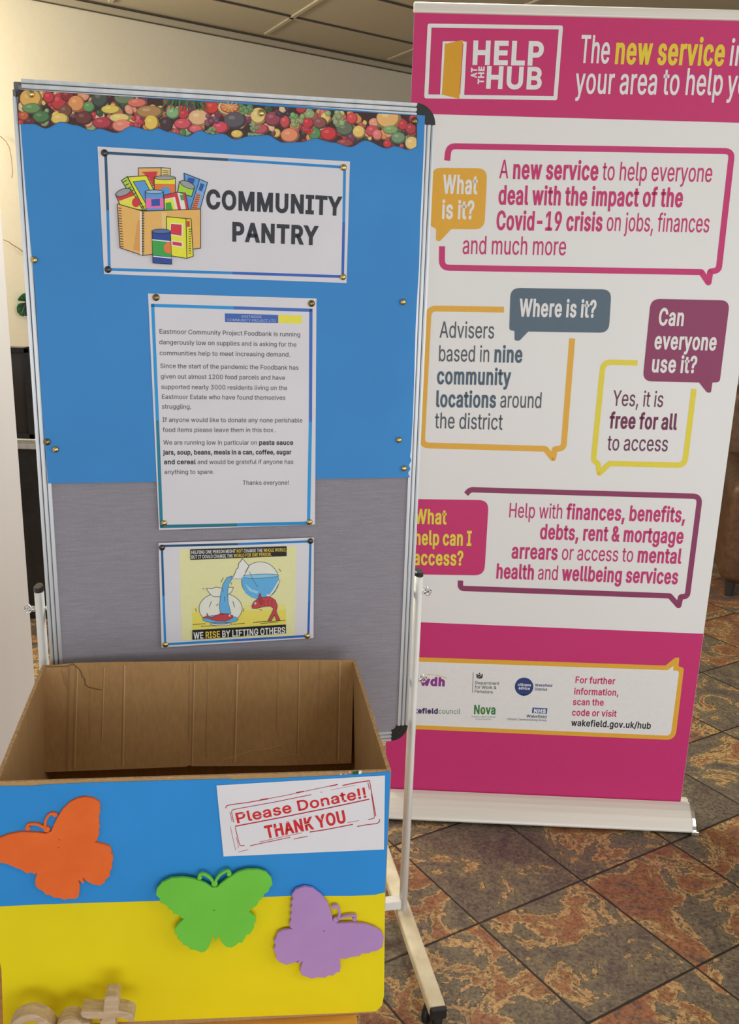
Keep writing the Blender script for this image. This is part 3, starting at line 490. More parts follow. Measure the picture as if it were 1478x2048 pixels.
_t00, _tm0, _t01 = on_level(1163, 1761, 0), on_level(958, 1846.7, 0), on_level(1391, 1934.5, 0)
TILE = (_t00, _t00 - _tm0, _t01 - _t00)
M['slate'] = slate()
mb = MB(); mb.box(FLOOR_O, (1.0, -0.02, -4.0), (14, 0.04, 14)); mb.build('floor', 'slate', kind=S)

CEIL = 2.68
_a, _b = on_level(180, 9, CEIL), on_level(822, 138, CEIL)
WF = Frame((_a.x, _a.y, 0), math.atan2(_b.y - _a.y, _b.x - _a.x))
mb = MB(); mb.box(WF, (2.0, CEIL / 2, -0.05), (12, CEIL, 0.10)); mb.build('wall_back', 'cream_wall', kind=S)
def ceiling_mat():
    m = mat('mineral_ceiling_tile', (0.5, 0.46, 0.36), 0.9, 0, 0.1)
    n = noise(m, coords(m), 60, 3, 0.7)
    L(m, ramp(m, n.outputs['Fac'], [(0.26, (0.24, 0.21, 0.15)), (0.33, (0.50, 0.455, 0.345)), (0.7, (0.53, 0.48, 0.37))]), bsdf(m).inputs['Base Color'])
    bump(m, n.outputs['Fac'], 0.2, 0.002); return m
M['ceiling'] = ceiling_mat()
mb = MB(); mb.box(FLOOR_O, (1.0, CEIL + 0.035, -4.0), (14, 0.04, 14)); mb.build('ceiling', 'ceiling', kind=S)
mb = MB()
mb.box(WF, (2.0, CEIL - 0.014, 0.014), (12, 0.028, 0.028)); mb.m = 1
mb.box(WF, (2.0, CEIL + 0.008, 0.010), (12, 0.016, 0.02)); mb.box(WF, (2.0, CEIL - 0.031, 0.003), (12, 0.006, 0.006))
mb.build('trim_1', ['trim_paint', 'trim_gap'], kind=S)
mb = MB()
def bar(p, q, wd):
    p, q = Vector((p.x, p.y, 0)), Vector((q.x, q.y, 0)); d = (q - p)
    f = Frame(((p.x + q.x) / 2, (p.y + q.y) / 2, CEIL), math.atan2(d.y, d.x))
    mb.m = 0; mb.box(f, (0, 0.008, 0), (d.length, 0.010, wd)); mb.m = 1; mb.box(f, (0, 0.0105, wd * 0.62), (d.length, 0.010, wd * 0.25))
g0, g1 = on_level(410, 0, CEIL), on_level(824, 92, CEIL); dd = (g1 - g0).normalized()
bar(g0 - dd * 4, g1 + dd * 3, 0.024)
bar(g0 - dd * 4 + Vector((0.44, -0.47, 0)), g1 + dd * 3 + Vector((0.44, -0.47, 0)), 0.024)
c0, c1 = on_level(645, 0, CEIL), on_level(532, 71, CEIL); cdv = (c1 - c0).normalized()
for k in (-1, 0, 1): bar(c1 - cdv * 3 + dd * 1.0 * k, c1 + dd * 1.0 * k, 0.024)
mb.build('trim_2', ['ceiling', 'trim_gap'], kind=S)

_e = ray(40, 900); WX = _e.x / _e.y * 2.4
mb = MB(); lf = Frame((WX, 2.4, 0), 0)
mb.smooth = True
rr = 0.018; prof = [(-0.14, 2.9), (0, 2.9)] + [(-rr + rr * math.cos(t), rr - rr * math.sin(t)) for t in [R_(9) * k for k in range(11)]] + [(-0.14, 0)]
b = len(prof); vs = [lf.w(x, 0, z) for x, z in prof] + [lf.w(x, CEIL, z) for x, z in prof]
mb.smooth = False
mb.add(vs, [[i, (i + 1) % b, b + (i + 1) % b, b + i] for i in range(b)] + [list(range(b)), list(range(b, 2 * b))])
mb.build('wall_left', 'white_wall', kind=S)

# ================================================================== notice board on its stand
BF = Frame((0.107, 1.81, 1.08), R_(12))
U0, U1, V0, V1 = -0.722, -0.013, -0.562, 0.686
root = empty('notice_board', BF.w((U0 + U1) / 2, -1.08, -0.012), BF.yaw, 'grey felt notice board in an aluminium frame on a white wheeled stand', 'notice board')
mb = MB(); mb.box(BF, ((U0 + U1) / 2, (V0 + V1) / 2, -0.010), (U1 - U0 - 0.02, V1 - V0 - 0.02, 0.020)); mb.build('felt_panel', 'felt', root)
RW = 0.0225
def rail(x0, y0, x1, y1, vertical, outer):
    """one length of ridged frame profile; outer = +1/-1 side the outside lies on"""
    mb = MB(); cx, cy = (x0 + x1) / 2, (y0 + y1) / 2; w_, h_ = abs(x1 - x0), abs(y1 - y0)
    mb.box(BF, (cx, cy, -0.0108), (w_, h_, 0.0245), 0.0012, 1)
    for off, wd, zz, mi in ((0.40, 0.0042, 0.0040, 0), (0.20, 0.0018, 0.0024, 1), (0.03, 0.0048, 0.0038, 0), (-0.16, 0.0014, 0.0024, 1), (-0.36, 0.0058, 0.0038, 0)):
        mb.m = mi; o = off * RW * outer
        if vertical: mb.box(BF, (cx + o, cy, zz - 0.0021), (wd, h_ - 0.001, 0.003))
        else: mb.box(BF, (cx, cy + o, zz - 0.0021), (w_ - 0.001, wd, 0.003))
    return mb.build('frame_rail', ['aluminium', 'aluminium_dark'], root)
tl_u = BF.px(42, 160)[0]; tl_v = BF.px(18, 192)[1]
rail(U0, V0 + 0.03, U0 + RW, tl_v, True, -1)
rail(U1 - RW, V0 + 0.034, U1, V1 - 0.034, True, 1)
rail(tl_u, V1 - RW, U1 - 0.034, V1, False, 1)
rail(U0 + 0.03, V0, U1 - 0.034, V0 + RW, False, -1)
def corner(cu, cv, a0, mat_='black_plastic'):
    mb = MB(); ro, ri = 0.0345, 0.010
    for z0, z1, r0, r1 in ((-0.0225, 0.0030, ro, ri), (0.002, 0.0034, ro * 0.86, ro * 0.56)):
        arc = [R_(a0 + 9 * k) for k in range(11)]
        mb.prism(BF, [(cu + r0 * math.cos(t), cv + r0 * math.sin(t)) for t in arc] + [(cu + r1 * math.cos(t), cv + r1 * math.sin(t)) for t in arc[::-1]], z0, z1)
    mb.build('corner_cap', mat_, root)
corner(U1 - 0.0345, V1 - 0.0345, 0); corner(U1 - 0.0345, V0 + 0.0345, -90); corner(U0 + 0.0345, V0 + 0.0345, 180)
mb = MB(); mb.box(BF, ((U0 + tl_u) / 2 + 0.001, (tl_v + V1 - 0.004) / 2, -0.012), (tl_u - U0 - 0.002, V1 - tl_v - 0.004, 0.016), 0.002)
mb.box(BF, (U0 + 0.0035, tl_v + 0.004, -0.008), (0.005, 0.012, 0.022), 0.001)
mb.build('corner_insert', 'grey_plastic', root, 'grey plastic corner insert where the cap is missing')

PZ = 0.078
pb = on_level(806, 1812, PZ); _r = ray(838, 1146); p_top = (CAM + _r * (pb.y / _r.y)).z
_d = pb - BF.o; PU, PN = _d.dot(BF.u), _d.dot(BF.n)
foot_front = on_level(884, 2012, PZ); FL = (foot_front - pb).dot(BF.n)
def sidepost(u, sgn):
    base = BF.w(u, 0, PN); base.z = PZ; top = base.copy(); top.z = p_top
    mb = MB(); mb.smooth = True
    mb.tube([base, top], 0.0088, 20, 0.0165, BF.u); p = mb.build('post', 'white_metal', root)
    mb = MB(); mb.smooth = False
    mb.tube([top - Vector((0, 0, 0.004)), top + Vector((0, 0, 0.003)), top + Vector((0, 0, 0.0055))], [0.0093, 0.0093, 0.007], 20, 0.0165, BF.u)
    mb.build('end_cap', 'black_plastic', p)
    for px, py in ((848, 1192), (838, 1369)):
        _q = BF.px(px, py)[1] * 1.0
        c = BF.w(u, _q, PN)
        mb = MB(); mb.smooth = True; ax = BF.u * sgn
        mb.lathe(c - ax * 0.021, ax, [(0.003, 0), (0.003, 0.045)], 12)
        mb.lathe(c - ax * 0.0165, ax, [(0.007, 0), (0.0075, 0.002), (0.0055, 0.005), (0.004, 0.006)], 14)
        mb.lathe(c + ax * 0.010, ax, [(0.006, 0), (0.006, 0.005), (0.004, 0.007)], 8)
        ring = [c + ax * (0.022 + 0.006 * math.cos(t)) + Vector((0, 0, 0.0085 * math.sin(t))) for t in [2 * math.pi * k / 14 for k in range(15)]]
        mb.tube(ring, 0.0018, 8)
        mb.build('wing_bolt', 'chrome', p)
    # foot
    f = Frame(BF.w(u, 0, PN), BF.yaw); f.o.z = PZ - 0.013
    mb = MB(); mb.box(f, (0, 0, (FL - 0.30) / 2), (0.034, 0.026, FL + 0.30), 0.006, 3)
    ft = mb.build('foot', 'foot_metal', root)
    for zz, s_ in ((FL, 1), (-0.30, -1)):
        mb = MB(); mb.box(f, (0, 0, zz + s_ * 0.003), (0.0345, 0.0265, 0.010), 0.004, 3); mb.build('end_cap', 'black_plastic', ft)
        q = f.w(0.004, -0.013, zz - s_ * 0.028)
        mb = MB(); mb.lathe(q, (0, 0, -1), [(0.012, 0), (0.012, 0.006), (0.006, 0.008), (0.006, 0.016)], 14)
        mb.smooth = True
        side = (BF.u * 0.8 + BF.n * 0.6).normalized(); wc = Vector((q.x, q.y, 0.026)) - BF.n * 0.012
        for o in (-0.012, 0.012):
            mb.lathe(wc + side * (o - 0.006), side, [(0.010, 0), (0.024, 0.0005), (0.026, 0.003), (0.026, 0.009), (0.024, 0.0115), (0.010, 0.012)], 22)
        mb.smooth = False
        mb.box(Frame(wc + Vector((0, 0, 0.012)), BF.yaw), (0, 0, 0), (0.012, 0.03, 0.02), 0.003)
        mb.build('caster', 'rubber', ft)
UL = -0.735 - PU
sidepost(PU, 1); sidepost(UL, -1)
_q = on_level(786, 1803, 0); r = ray(786, 1803); cz = (CAM + r * (pb.y / r.y)).z
f = Frame(BF.w((PU + UL) / 2, 0, PN), BF.yaw); f.o.z = cz
mb = MB(); mb.box(f, (0, 0, 0), (PU - UL - 0.012, 0.024, 0.022), 0.003); mb.build('crossbar', 'white_metal', root)

# -------------------------------- papers pinned to the board
def sheet(name, fr, pts, z, m, label, cat, group=None, t=0.0006):
    mb = MB(); mb.prism(fr, [fr.px(x, y, z) for x, y in pts], z - t, z)
    return mb.build(name, m, None, label, cat, group)
rag = [(850, 231), (846, 333), (841, 434), (838, 536), (834, 600), (831, 660), (829, 740), (826, 830), (822, 900), (820, 913), (823, 921), (818, 930), (821, 938), (816, 946), (820, 955)]
sheet('backing_paper', BF, [(36, 183), (300, 195), (560, 209), (850, 231)] + rag[1:] + [(700, 957), (500, 960), (300, 964), (96, 967), (85, 830), (70, 580), (52, 390)], 0.0046, 'blue_paper',
      'large sheet of plain blue paper covering the upper part of the grey notice board', 'paper')

# fruit strip
random.seed(5)
FT = lambda x: 179 + (x - 36) * 0.0655
wave = [(36, 248), (68, 248), (91, 257), (122, 244), (149, 250), (184, 261), (196, 257), (233, 266), (262, 253), (302, 261), (314, 256), (338, 264), (375, 273), (399, 261), (424, 269), (444, 267), (471, 279),
        (501, 272), (535, 270), (566, 285), (603, 284), (630, 277), (667, 285), (701, 294), (731, 281), (775, 297), (789, 292), (819, 300), (834, 294)]
def smooth_at(x):
    for i in range(len(wave) - 1):
        if wave[i][0] <= x <= wave[i + 1][0]:
            t = (x - wave[i][0]) / (wave[i + 1][0] - wave[i][0]); t = t * t * (3 - 2 * t)
            return wave[i][1] * (1 - t) + wave[i + 1][1] * t
    return wave[-1][1]
xs = [36 + (834 - 36) * k / 160 for k in range(161)]
ZS = 0.0056
strip_o = sheet('border_strip', BF, [(x, FT(x)) for x in xs] + [(x, smooth_at(x)) for x in xs[::-1]], ZS, 'glossy_print',
                'glossy wavy edged border strip printed with fruit along the top of the board', 'border')
for d in strip_o.data.color_attributes['Col'].data: d.color = (*alb((58, 34, 30)), 1)
fp = Print(BF, ZS, light=0.78, step=0.00001)
def clipx(pts):
    return [(min(max(x, 37), 833), 0) and (min(max(x, 37), 833), min(max(y, FT(min(max(x, 37), 833)) + 0.6), smooth_at(min(max(x, 37), 833)) - 0.6)) for x, y in pts]
REG = []
def lay_for(x, y, r, n):
    """lowest free layer over whatever lies below this spot"""
    l = max([b for (a, c, q, b) in REG if abs(a - x) < q + r and abs(c - y) < q + r] + [0])
    REG.append((x, y, r, l + n)); return l + 1
def fruit(x, y, rx, ry, c, rot=0, spots=None):
    if y - ry > smooth_at(min(max(x, 37), 833)) - 2 or y + ry < FT(x) + 2: return
    l = lay_for(x, y, max(rx, ry), 3)
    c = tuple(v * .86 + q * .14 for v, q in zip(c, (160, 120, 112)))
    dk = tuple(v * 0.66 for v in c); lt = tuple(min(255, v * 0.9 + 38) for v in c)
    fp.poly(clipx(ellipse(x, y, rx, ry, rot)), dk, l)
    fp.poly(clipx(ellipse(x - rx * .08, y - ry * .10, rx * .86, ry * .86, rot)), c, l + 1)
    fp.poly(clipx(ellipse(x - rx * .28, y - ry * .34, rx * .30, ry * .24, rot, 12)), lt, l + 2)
RED, DRED, GRN, DGRN, YEL, ORG, PCH, PUR, BLK, LGRN = (188, 44, 52), (128, 26, 36), (70, 120, 62), (40, 72, 44), (226, 196, 92), (220, 140, 66), (226, 150, 120), (104, 46, 72), (48, 34, 40), (134, 166, 110)
pal = [RED, RED, DRED, GRN, DGRN, YEL, ORG, PCH, PUR, BLK, LGRN, (170, 70, 70), (196, 90, 96), (222, 190, 140)]
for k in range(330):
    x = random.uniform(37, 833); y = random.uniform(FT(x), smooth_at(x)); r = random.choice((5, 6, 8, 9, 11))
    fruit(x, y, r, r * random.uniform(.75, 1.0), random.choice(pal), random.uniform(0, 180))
def cluster(x, y, n, r, sp, c):
    for k in range(n):
        fruit(x + random.uniform(-sp, sp), y + random.uniform(-sp * .8, sp * .8), r, r, tuple(v * random.uniform(.85, 1.1) for v in c))
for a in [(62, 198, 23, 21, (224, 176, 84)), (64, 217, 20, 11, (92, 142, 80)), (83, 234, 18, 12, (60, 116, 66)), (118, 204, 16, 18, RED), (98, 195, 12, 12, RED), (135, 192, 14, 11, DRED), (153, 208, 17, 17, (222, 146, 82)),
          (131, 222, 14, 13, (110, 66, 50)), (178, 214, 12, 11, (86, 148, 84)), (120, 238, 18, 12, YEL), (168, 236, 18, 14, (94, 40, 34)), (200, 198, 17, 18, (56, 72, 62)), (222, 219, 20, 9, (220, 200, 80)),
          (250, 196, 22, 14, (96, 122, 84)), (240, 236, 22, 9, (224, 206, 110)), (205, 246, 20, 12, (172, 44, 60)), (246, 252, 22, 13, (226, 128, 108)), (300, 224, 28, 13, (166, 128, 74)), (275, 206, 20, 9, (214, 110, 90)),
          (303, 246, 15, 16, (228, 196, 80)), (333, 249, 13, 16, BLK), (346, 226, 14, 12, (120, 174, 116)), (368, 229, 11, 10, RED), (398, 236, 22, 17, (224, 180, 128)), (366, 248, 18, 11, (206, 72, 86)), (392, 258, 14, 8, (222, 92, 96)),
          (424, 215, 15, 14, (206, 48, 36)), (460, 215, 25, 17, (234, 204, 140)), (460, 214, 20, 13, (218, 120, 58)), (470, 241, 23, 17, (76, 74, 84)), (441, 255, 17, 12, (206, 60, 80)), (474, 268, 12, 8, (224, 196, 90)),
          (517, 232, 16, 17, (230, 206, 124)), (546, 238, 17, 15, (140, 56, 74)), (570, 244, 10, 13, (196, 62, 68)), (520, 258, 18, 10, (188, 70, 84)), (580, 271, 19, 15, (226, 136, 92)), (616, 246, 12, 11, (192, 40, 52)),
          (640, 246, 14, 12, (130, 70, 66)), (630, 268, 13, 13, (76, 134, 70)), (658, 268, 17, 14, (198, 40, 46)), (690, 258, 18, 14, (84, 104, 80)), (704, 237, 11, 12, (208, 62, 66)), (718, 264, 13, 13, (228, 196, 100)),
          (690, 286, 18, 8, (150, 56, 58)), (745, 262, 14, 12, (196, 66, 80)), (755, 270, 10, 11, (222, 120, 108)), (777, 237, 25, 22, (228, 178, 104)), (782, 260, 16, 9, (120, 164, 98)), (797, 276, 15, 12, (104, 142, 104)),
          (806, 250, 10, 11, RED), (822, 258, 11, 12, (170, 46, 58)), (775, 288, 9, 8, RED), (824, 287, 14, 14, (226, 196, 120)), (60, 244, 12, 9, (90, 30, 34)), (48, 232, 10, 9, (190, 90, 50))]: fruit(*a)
for k in range(12):  # leaves at the middle of the strip
    t = k / 11
    fp.poly(clipx([(330 + 74 * t, 199 + 6 * t), (336 + 74 * t, 198 + 6 * t), (322 + 96 * t, 222 + 2 * t)]), (44, 84, 48) if k % 2 else (66, 112, 64), lay_for(365, 210, 45, 1))
cluster(275, 242, 10, 5, 12, (200, 44, 60)); cluster(592, 240, 14, 5.5, 13, (134, 168, 104)); cluster(672, 236, 16, 6, 17, (140, 172, 112)); cluster(492, 218, 10, 5, 11, (96, 146, 86)); cluster(510, 262, 10, 4, 11, (116, 152, 100))
cluster(560, 216, 14, 5, 18, (50, 38, 52)); cluster(615, 258, 12, 4, 12, (190, 40, 50)); cluster(424, 240, 9, 5, 12, (112, 62, 92)); cluster(420, 262, 9, 4, 9, (110, 150, 96))
for k in range(10):
    t = 2 * math.pi * k / 10
    fp.line([(460, 214), (460 + 17 * math.cos(t), 214 + 11 * math.sin(t))], 1.2, (240, 190, 130), 180)
fp.build('fruit_print', strip_o, 'glossy_print', 'fruit picture printed on the strip')

def bordered(fr, z, pts_px, crop, border, bw, light=0.78):
    pr = Print(fr, z, *crop, light)
    for a, b, c in border: pr.line([a, b], bw, c, 1)
    return pr
ZP = 0.0056
K = (36, 38, 44)
# --- community pantry sign
cp = sheet('pantry_sign', BF, [(195, 293), (700, 323), (693, 566), (208, 548)], ZP, 'white_paper', 'white landscape sign reading COMMUNITY PANTRY beside a picture of groceries', 'sign')
crop = (180, 280, 0.36536)
D1, B1, B2 = (42, 82, 112), (38, 130, 200), (48, 92, 178)
bordered(BF, ZP, None, crop, [((78, 70), (755, 108), D1), ((755, 108), (1403, 150), B1), ((1394, 146), (1389, 450), B1), ((1389, 450), (1383, 752), B2), ((1390, 748), (780, 728), B2), ((780, 728), (97, 708), B1),
         ((106, 710), (97, 385), B1), ((97, 385), (85, 66), D1)], 15).build('printed_border', cp)
pr = Print(BF, ZP, *crop); TAN, RD, YL, BL, GN = (224, 172, 98), (200, 52, 64), (228, 220, 52), (88, 148, 206), (60, 156, 72)
def mk_groceries():
    o = lambda p, c, l=1, w_=4: pr.out(p, c, K, w_, l)
    o([(265, 153), (390, 152), (388, 250), (265, 250)], TAN, 1); o([(390, 152), (440, 155), (437, 250), (388, 250)], (236, 196, 130), 1); pr.poly([(283, 175), (370, 172), (352, 235), (345, 252), (320, 205)], RD, 3)
    for y in (168, 178, 188): pr.line([(398, y), (430, y + 2)], 3, K, 4)
    o([(172, 222), (205, 200), (300, 385), (280, 385)], (170, 200, 70), 5); o([(205, 203), (310, 195), (362, 300), (330, 385), (300, 385)], YL, 5)
    for k in range(9): pr.line([(180 + k * 13, 232 + k * 17), (202 + k * 12, 220 + k * 18)], 4, K, 7)
    o([(236, 228), (300, 222), (340, 300), (308, 352)], BL, 7, 3)
    o([(352, 205), (467, 205), (467, 300), (352, 300)], (226, 118, 60), 9); pr.poly([(354, 210), (465, 210), (465, 242), (354, 240)], YL, 11); pr.poly(ellipse(412, 282, 28, 26), BL, 11); o(ellipse(410, 207, 57, 11), (150, 150, 154), 12, 3)
    o([(515, 182), (600, 215), (548, 385), (500, 385), (520, 300)], BL, 9); o([(600, 215), (643, 233), (602, 380), (548, 385)], (110, 166, 216), 9); pr.poly([(538, 205), (575, 212), (566, 240), (530, 232)], (50, 78, 152), 11)
    pr.poly([(605, 236), (626, 244), (612, 282), (594, 274)], (50, 78, 152), 11); pr.poly([(584, 292), (606, 296), (588, 378), (556, 380)], (226, 120, 72), 11)
    for k in range(7): pr.line([(582 - k * 4, 302 + k * 11), (602 - k * 3, 304 + k * 11)], 3, K, 12)
    o([(490, 228), (571, 262), (556, 310), (480, 285)], (160, 204, 62), 13); o(ellipse(533, 245, 42, 17, 24), (150, 152, 156), 15, 3)
    o([(140, 297), (222, 268), (290, 385), (215, 372), (165, 356)], (226, 214, 80), 13); pr.poly([(146, 308), (226, 280), (242, 304), (160, 334)], RD, 15); o(ellipse(182, 287, 42, 18, -20), (150, 150, 156), 16, 3); pr.poly(ellipse(252, 342, 22, 26), RD, 15)
    o([(405, 302), (478, 286), (522, 290), (540, 386), (412, 388)], (226, 222, 214), 14); pr.poly([(408, 303), (478, 289), (500, 386), (482, 386), (466, 312), (410, 322)], RD, 16); pr.poly([(408, 330), (452, 320), (470, 387), (412, 387)], YL, 16)
    pr.poly([(414, 345), (442, 340), (455, 387), (414, 387)], GN, 17); pr.poly([(492, 300), (512, 300), (516, 330), (498, 330)], GN, 16); pr.poly([(508, 290), (520, 290), (538, 385), (526, 385)], RD, 17)
    o([(303, 282), (401, 282), (405, 388), (308, 388)], BL, 18); pr.poly([(305, 318), (402, 318), (404, 374), (307, 374)], (226, 110, 170), 20); pr.poly([(335, 325), (383, 322), (383, 360), (337, 362)], (48, 82, 160), 21); o(ellipse(352, 284, 48, 10), (140, 180, 220), 21, 3)
    o([(150, 350), (290, 390), (290, 632), (165, 590)], TAN, 23); o([(290, 390), (605, 378), (605, 592), (290, 632)], TAN, 23)
    pr.line([(278, 392), (280, 628)], 9, (232, 228, 222), 25); pr.poly([(262, 440), (272, 440), (272, 610), (238, 600)], (206, 150, 84), 25); pr.poly([(392, 396), (420, 396), (420, 600), (392, 606)], (232, 190, 126), 25)
    for k in range(16):
        y = 372 + k * 14; pr.line([(155 + k * .8, y), (172 + k * .8, y + 3)], 4, K, 26); pr.line([(284, y + 28), (298, y + 29)], 4, K, 26)
    o([(418, 420), (525, 430), (530, 648), (424, 630)], YL, 27); o([(525, 430), (553, 432), (565, 636), (530, 648)], (214, 206, 52), 27)
    pr.out([(440, 456), (505, 461), (504, 528), (438, 518)], RD, (240, 238, 232), 6, 29); pr.out([(448, 552), (505, 560), (506, 586), (449, 576)], RD, (240, 238, 232), 6, 29); pr.poly([(529, 445), (545, 442), (546, 475), (530, 476)], RD, 29)
    for k in range(11): pr.line([(540, 490 + k * 13), (553, 488 + k * 13)], 4, K, 29)
    o([(340, 497), (440, 500), (447, 680), (345, 673)], (40, 70, 146), 31); pr.poly([(341, 548), (441, 556), (445, 640), (346, 630)], GN, 33); pr.line([(341, 546), (441, 556)], 6, (236, 236, 232), 34); pr.line([(346, 636), (446, 646)], 6, (236, 236, 232), 34)
    pr.poly([(442, 556), (424, 558), (404, 580), (406, 606), (424, 620), (444, 620)], (226, 118, 62), 34); o(ellipse(390, 500, 50, 12), (80, 106, 164), 35, 3)
mk_groceries(); pr.build('grocery_picture', cp, label='cartoon of a carton full of tins and packets')
pr = Print(BF, ZP, *crop)
for t, a, b in (('COMMUNITY', (636, 372), (1372, 410)), ('PANTRY', (776, 550), (1243, 571))):
    pr.text([(t, (44, 48, 56), 0)], a, b, 93, 0.062, 3)
pr.build('heading_text', cp)

# --- food bank notice
fn = sheet('foodbank_notice', BF, [(296, 587), (633, 597), (630, 1049), (318, 1060)], ZP, 'white_paper', 'white portrait notice asking for food bank donations, pinned mid board', 'notice')
crop = (290, 580, 0.23926)
T1, T2 = (24, 118, 146), (36, 142, 208)
bordered(BF, ZP, None, crop, [((50, 128), (740, 149), T2), ((740, 149), (1400, 170), (60, 102, 178)), ((1387, 158), (1383, 1100), (56, 100, 180)), ((1383, 1100), (1367, 1950), T2), ((1375, 1948), (770, 1963), (30, 132, 190)), ((770, 1963), (128, 1977), (24, 108, 130)),
         ((138, 1985), (104, 1090), T1), ((104, 1090), (64, 116), T2)], 27).build('printed_border', fn)
pr = Print(BF, ZP, *crop)
pr.poly([(667, 195), (1113, 208), (1113, 277), (669, 267)], (56, 96, 170), 1); pr.poly([(1116, 209), (1312, 215), (1312, 281), (1116, 277)], (218, 212, 66), 1)
pr.text([('EASTMOOR', (176, 186, 206), 0)], (808, 230), (972, 235), 20, 0, 2); pr.text([('COMMUNITY PROJECT LTD', (176, 186, 206), 0)], (690, 259), (1092, 268), 20, 0, 2)
pr.build('letterhead_logo', fn)
pr = Print(BF, ZP, *crop); TX = (58, 60, 66); bd = 0.05
for segs, a, b in [
    ('Eastmoor Community Project Foodbank is running', (120, 364), (1298, 390)), ('dangerously low on supplies and is asking for the', (120, 453), (1265, 474)), ('communities help to meet increasing demand.', (123, 544), (1213, 557)),
    ('Since the start of the pandemic the Foodbank has', (128, 652), (1283, 667)), ('given out almost 1200 food parcels and have', (132, 739), (1170, 751)), ('supported nearly 3000 residents living on the', (136, 827), (1187, 836)),
    ('Eastmoor Estate who have found themselves', (140, 910), (1173, 918)), ('struggling.', (142, 991), (387, 994)), ('If anyone would like to donate any none perishable', (147, 1102), (1315, 1107)), ('food items please leave them in this box .', (150, 1186), (1097, 1188)),
    ([('We are running low in particular on ', 0), ('pasta sauce', 1)], (155, 1292), (1238, 1293)), ([('jars, soup, beans, meals in a can, coffee, sugar', 1)], (155, 1375), (1222, 1372)),
    ([('and cereal', 1), (' and would be grateful if anyone has', 0)], (160, 1455), (1240, 1453)), ('anything to spare.', (163, 1538), (578, 1537)), ('Thanks everyone!', (817, 1629), (1203, 1628))]:
    if isinstance(segs, str):
        if segs[:5] in ('Since', 'If an', 'Thank'): pr.build('paragraph', fn); pr = Print(BF, ZP, *crop)
        segs = [(segs, 0)]
    elif segs[0][0][:2] == 'We': pr.build('paragraph', fn); pr = Print(BF, ZP, *crop)
    pr.text([(t, (34, 36, 42) if b_ else TX, bd if b_ else 0.004) for t, b_ in segs], a, b, 38, 0, 2)
pr.build('paragraph', fn)

# --- fish cartoon
fs_ = sheet('cartoon_poster', BF, [(317, 1086), (628, 1075), (627, 1276), (323, 1295)], ZP, 'white_paper', 'small landscape poster with a fish bowl cartoon reading WE RISE BY LIFTING OTHERS', 'poster')
crop = (300, 1060, 0.2368)
bordered(BF, ZP, None, crop, [((92, 135), (745, 119), (22, 72, 106)), ((745, 119), (1364, 95), (28, 116, 184)), ((1355, 88), (1345, 600), (28, 116, 184)), ((1345, 600), (1337, 902), (44, 92, 182)), ((1343, 894), (700, 932), (46, 96, 184)), ((700, 932), (120, 966), (32, 132, 196)),
         ((129, 974), (114, 555), (28, 128, 204)), ((114, 555), (100, 128), (24, 84, 138))], 19).build('printed_border', fs_)
pr = Print(BF, ZP, *crop); W, YW, WT = (214, 216, 204), (216, 188, 72), (94, 166, 214)
pr.poly([(248, 165), (1235, 132), (1222, 895), (268, 930)], (214, 213, 160), 1); pr.poly([(355, 700), (1150, 672), (1148, 800), (357, 838)], (218, 206, 92), 2)
pr.poly([(355, 650), (1150, 622), (1150, 672), (355, 700)], (216, 210, 130), 2)
k4 = (60, 62, 66); o = lambda p, c, l, w_=4: pr.out(p, c, k4, w_, l)
o(ellipse(930, 425, 158, 157, 0, 32), W, 3); pr.poly([(773, 400), (1086, 385), (1088, 430), (1070, 500), (1020, 556), (930, 582), (860, 572), (805, 530), (778, 460)], WT, 5); o(ellipse(930, 388, 156, 17, -2, 24), (132, 190, 224), 6, 3)
pr.poly([(800, 450), (860, 500), (920, 520), (900, 535), (840, 515)], (150, 198, 226), 6); pr.line([(840, 350), (870, 420), (910, 480)], 3, k4, 7); pr.line([(1090, 430), (1050, 500), (1010, 555), (985, 548)], 16, W, 7); pr.line([(1100, 425), (1055, 510), (1015, 560)], 3, k4, 8)
o([(715, 372), (730, 330), (745, 320), (750, 280), (768, 262), (780, 240), (836, 302), (802, 372), (770, 408), (690, 414)], (222, 224, 216), 8)
pr.line([(800, 355), (836, 300)], 3, k4, 10); pr.line([(690, 412), (770, 408), (790, 388)], 10, (176, 190, 200), 10)
o(ellipse(596, 662, 182, 132, 0, 32), W, 5); o([(475, 490), (520, 495), (560, 480), (610, 492), (650, 480), (705, 483), (690, 520), (660, 545), (640, 562), (540, 562), (512, 545), (490, 515)], W, 7)
o(ellipse(595, 752, 150, 34, 0, 24), WT, 7, 3); o(ellipse(600, 793, 92, 14, 0, 20), (196, 198, 200), 6, 3)
o([(690, 386), (650, 402), (618, 455), (596, 540), (586, 640), (594, 705), (684, 705), (660, 610), (656, 520), (664, 455), (690, 416)], WT, 9, 3)
for a, b in (((520, 600), (500, 650)), ((700, 600), (715, 650)), ((560, 640), (575, 620)), ((610, 500), (620, 520)), ((630, 560), (632, 600)), ((1090, 325), (1106, 350)), ((385, 660), (392, 690)), ((795, 660), (785, 690)), ((445, 490), (458, 500)), ((690, 440), (684, 460)), ((620, 400), (600, 440)), ((925, 670), (945, 676))): pr.line([a, b], 4, k4, 10)
o([(480, 700), (498, 730), (520, 738), (570, 714), (640, 704), (700, 720), (698, 742), (640, 768), (560, 766), (500, 748), (445, 738), (482, 722)], (184, 64, 68), 10, 3); pr.poly([(570, 714), (600, 700), (650, 704), (620, 716)], (150, 44, 52), 12); pr.poly(ellipse(672, 722, 7, 6), (230, 226, 220), 12)
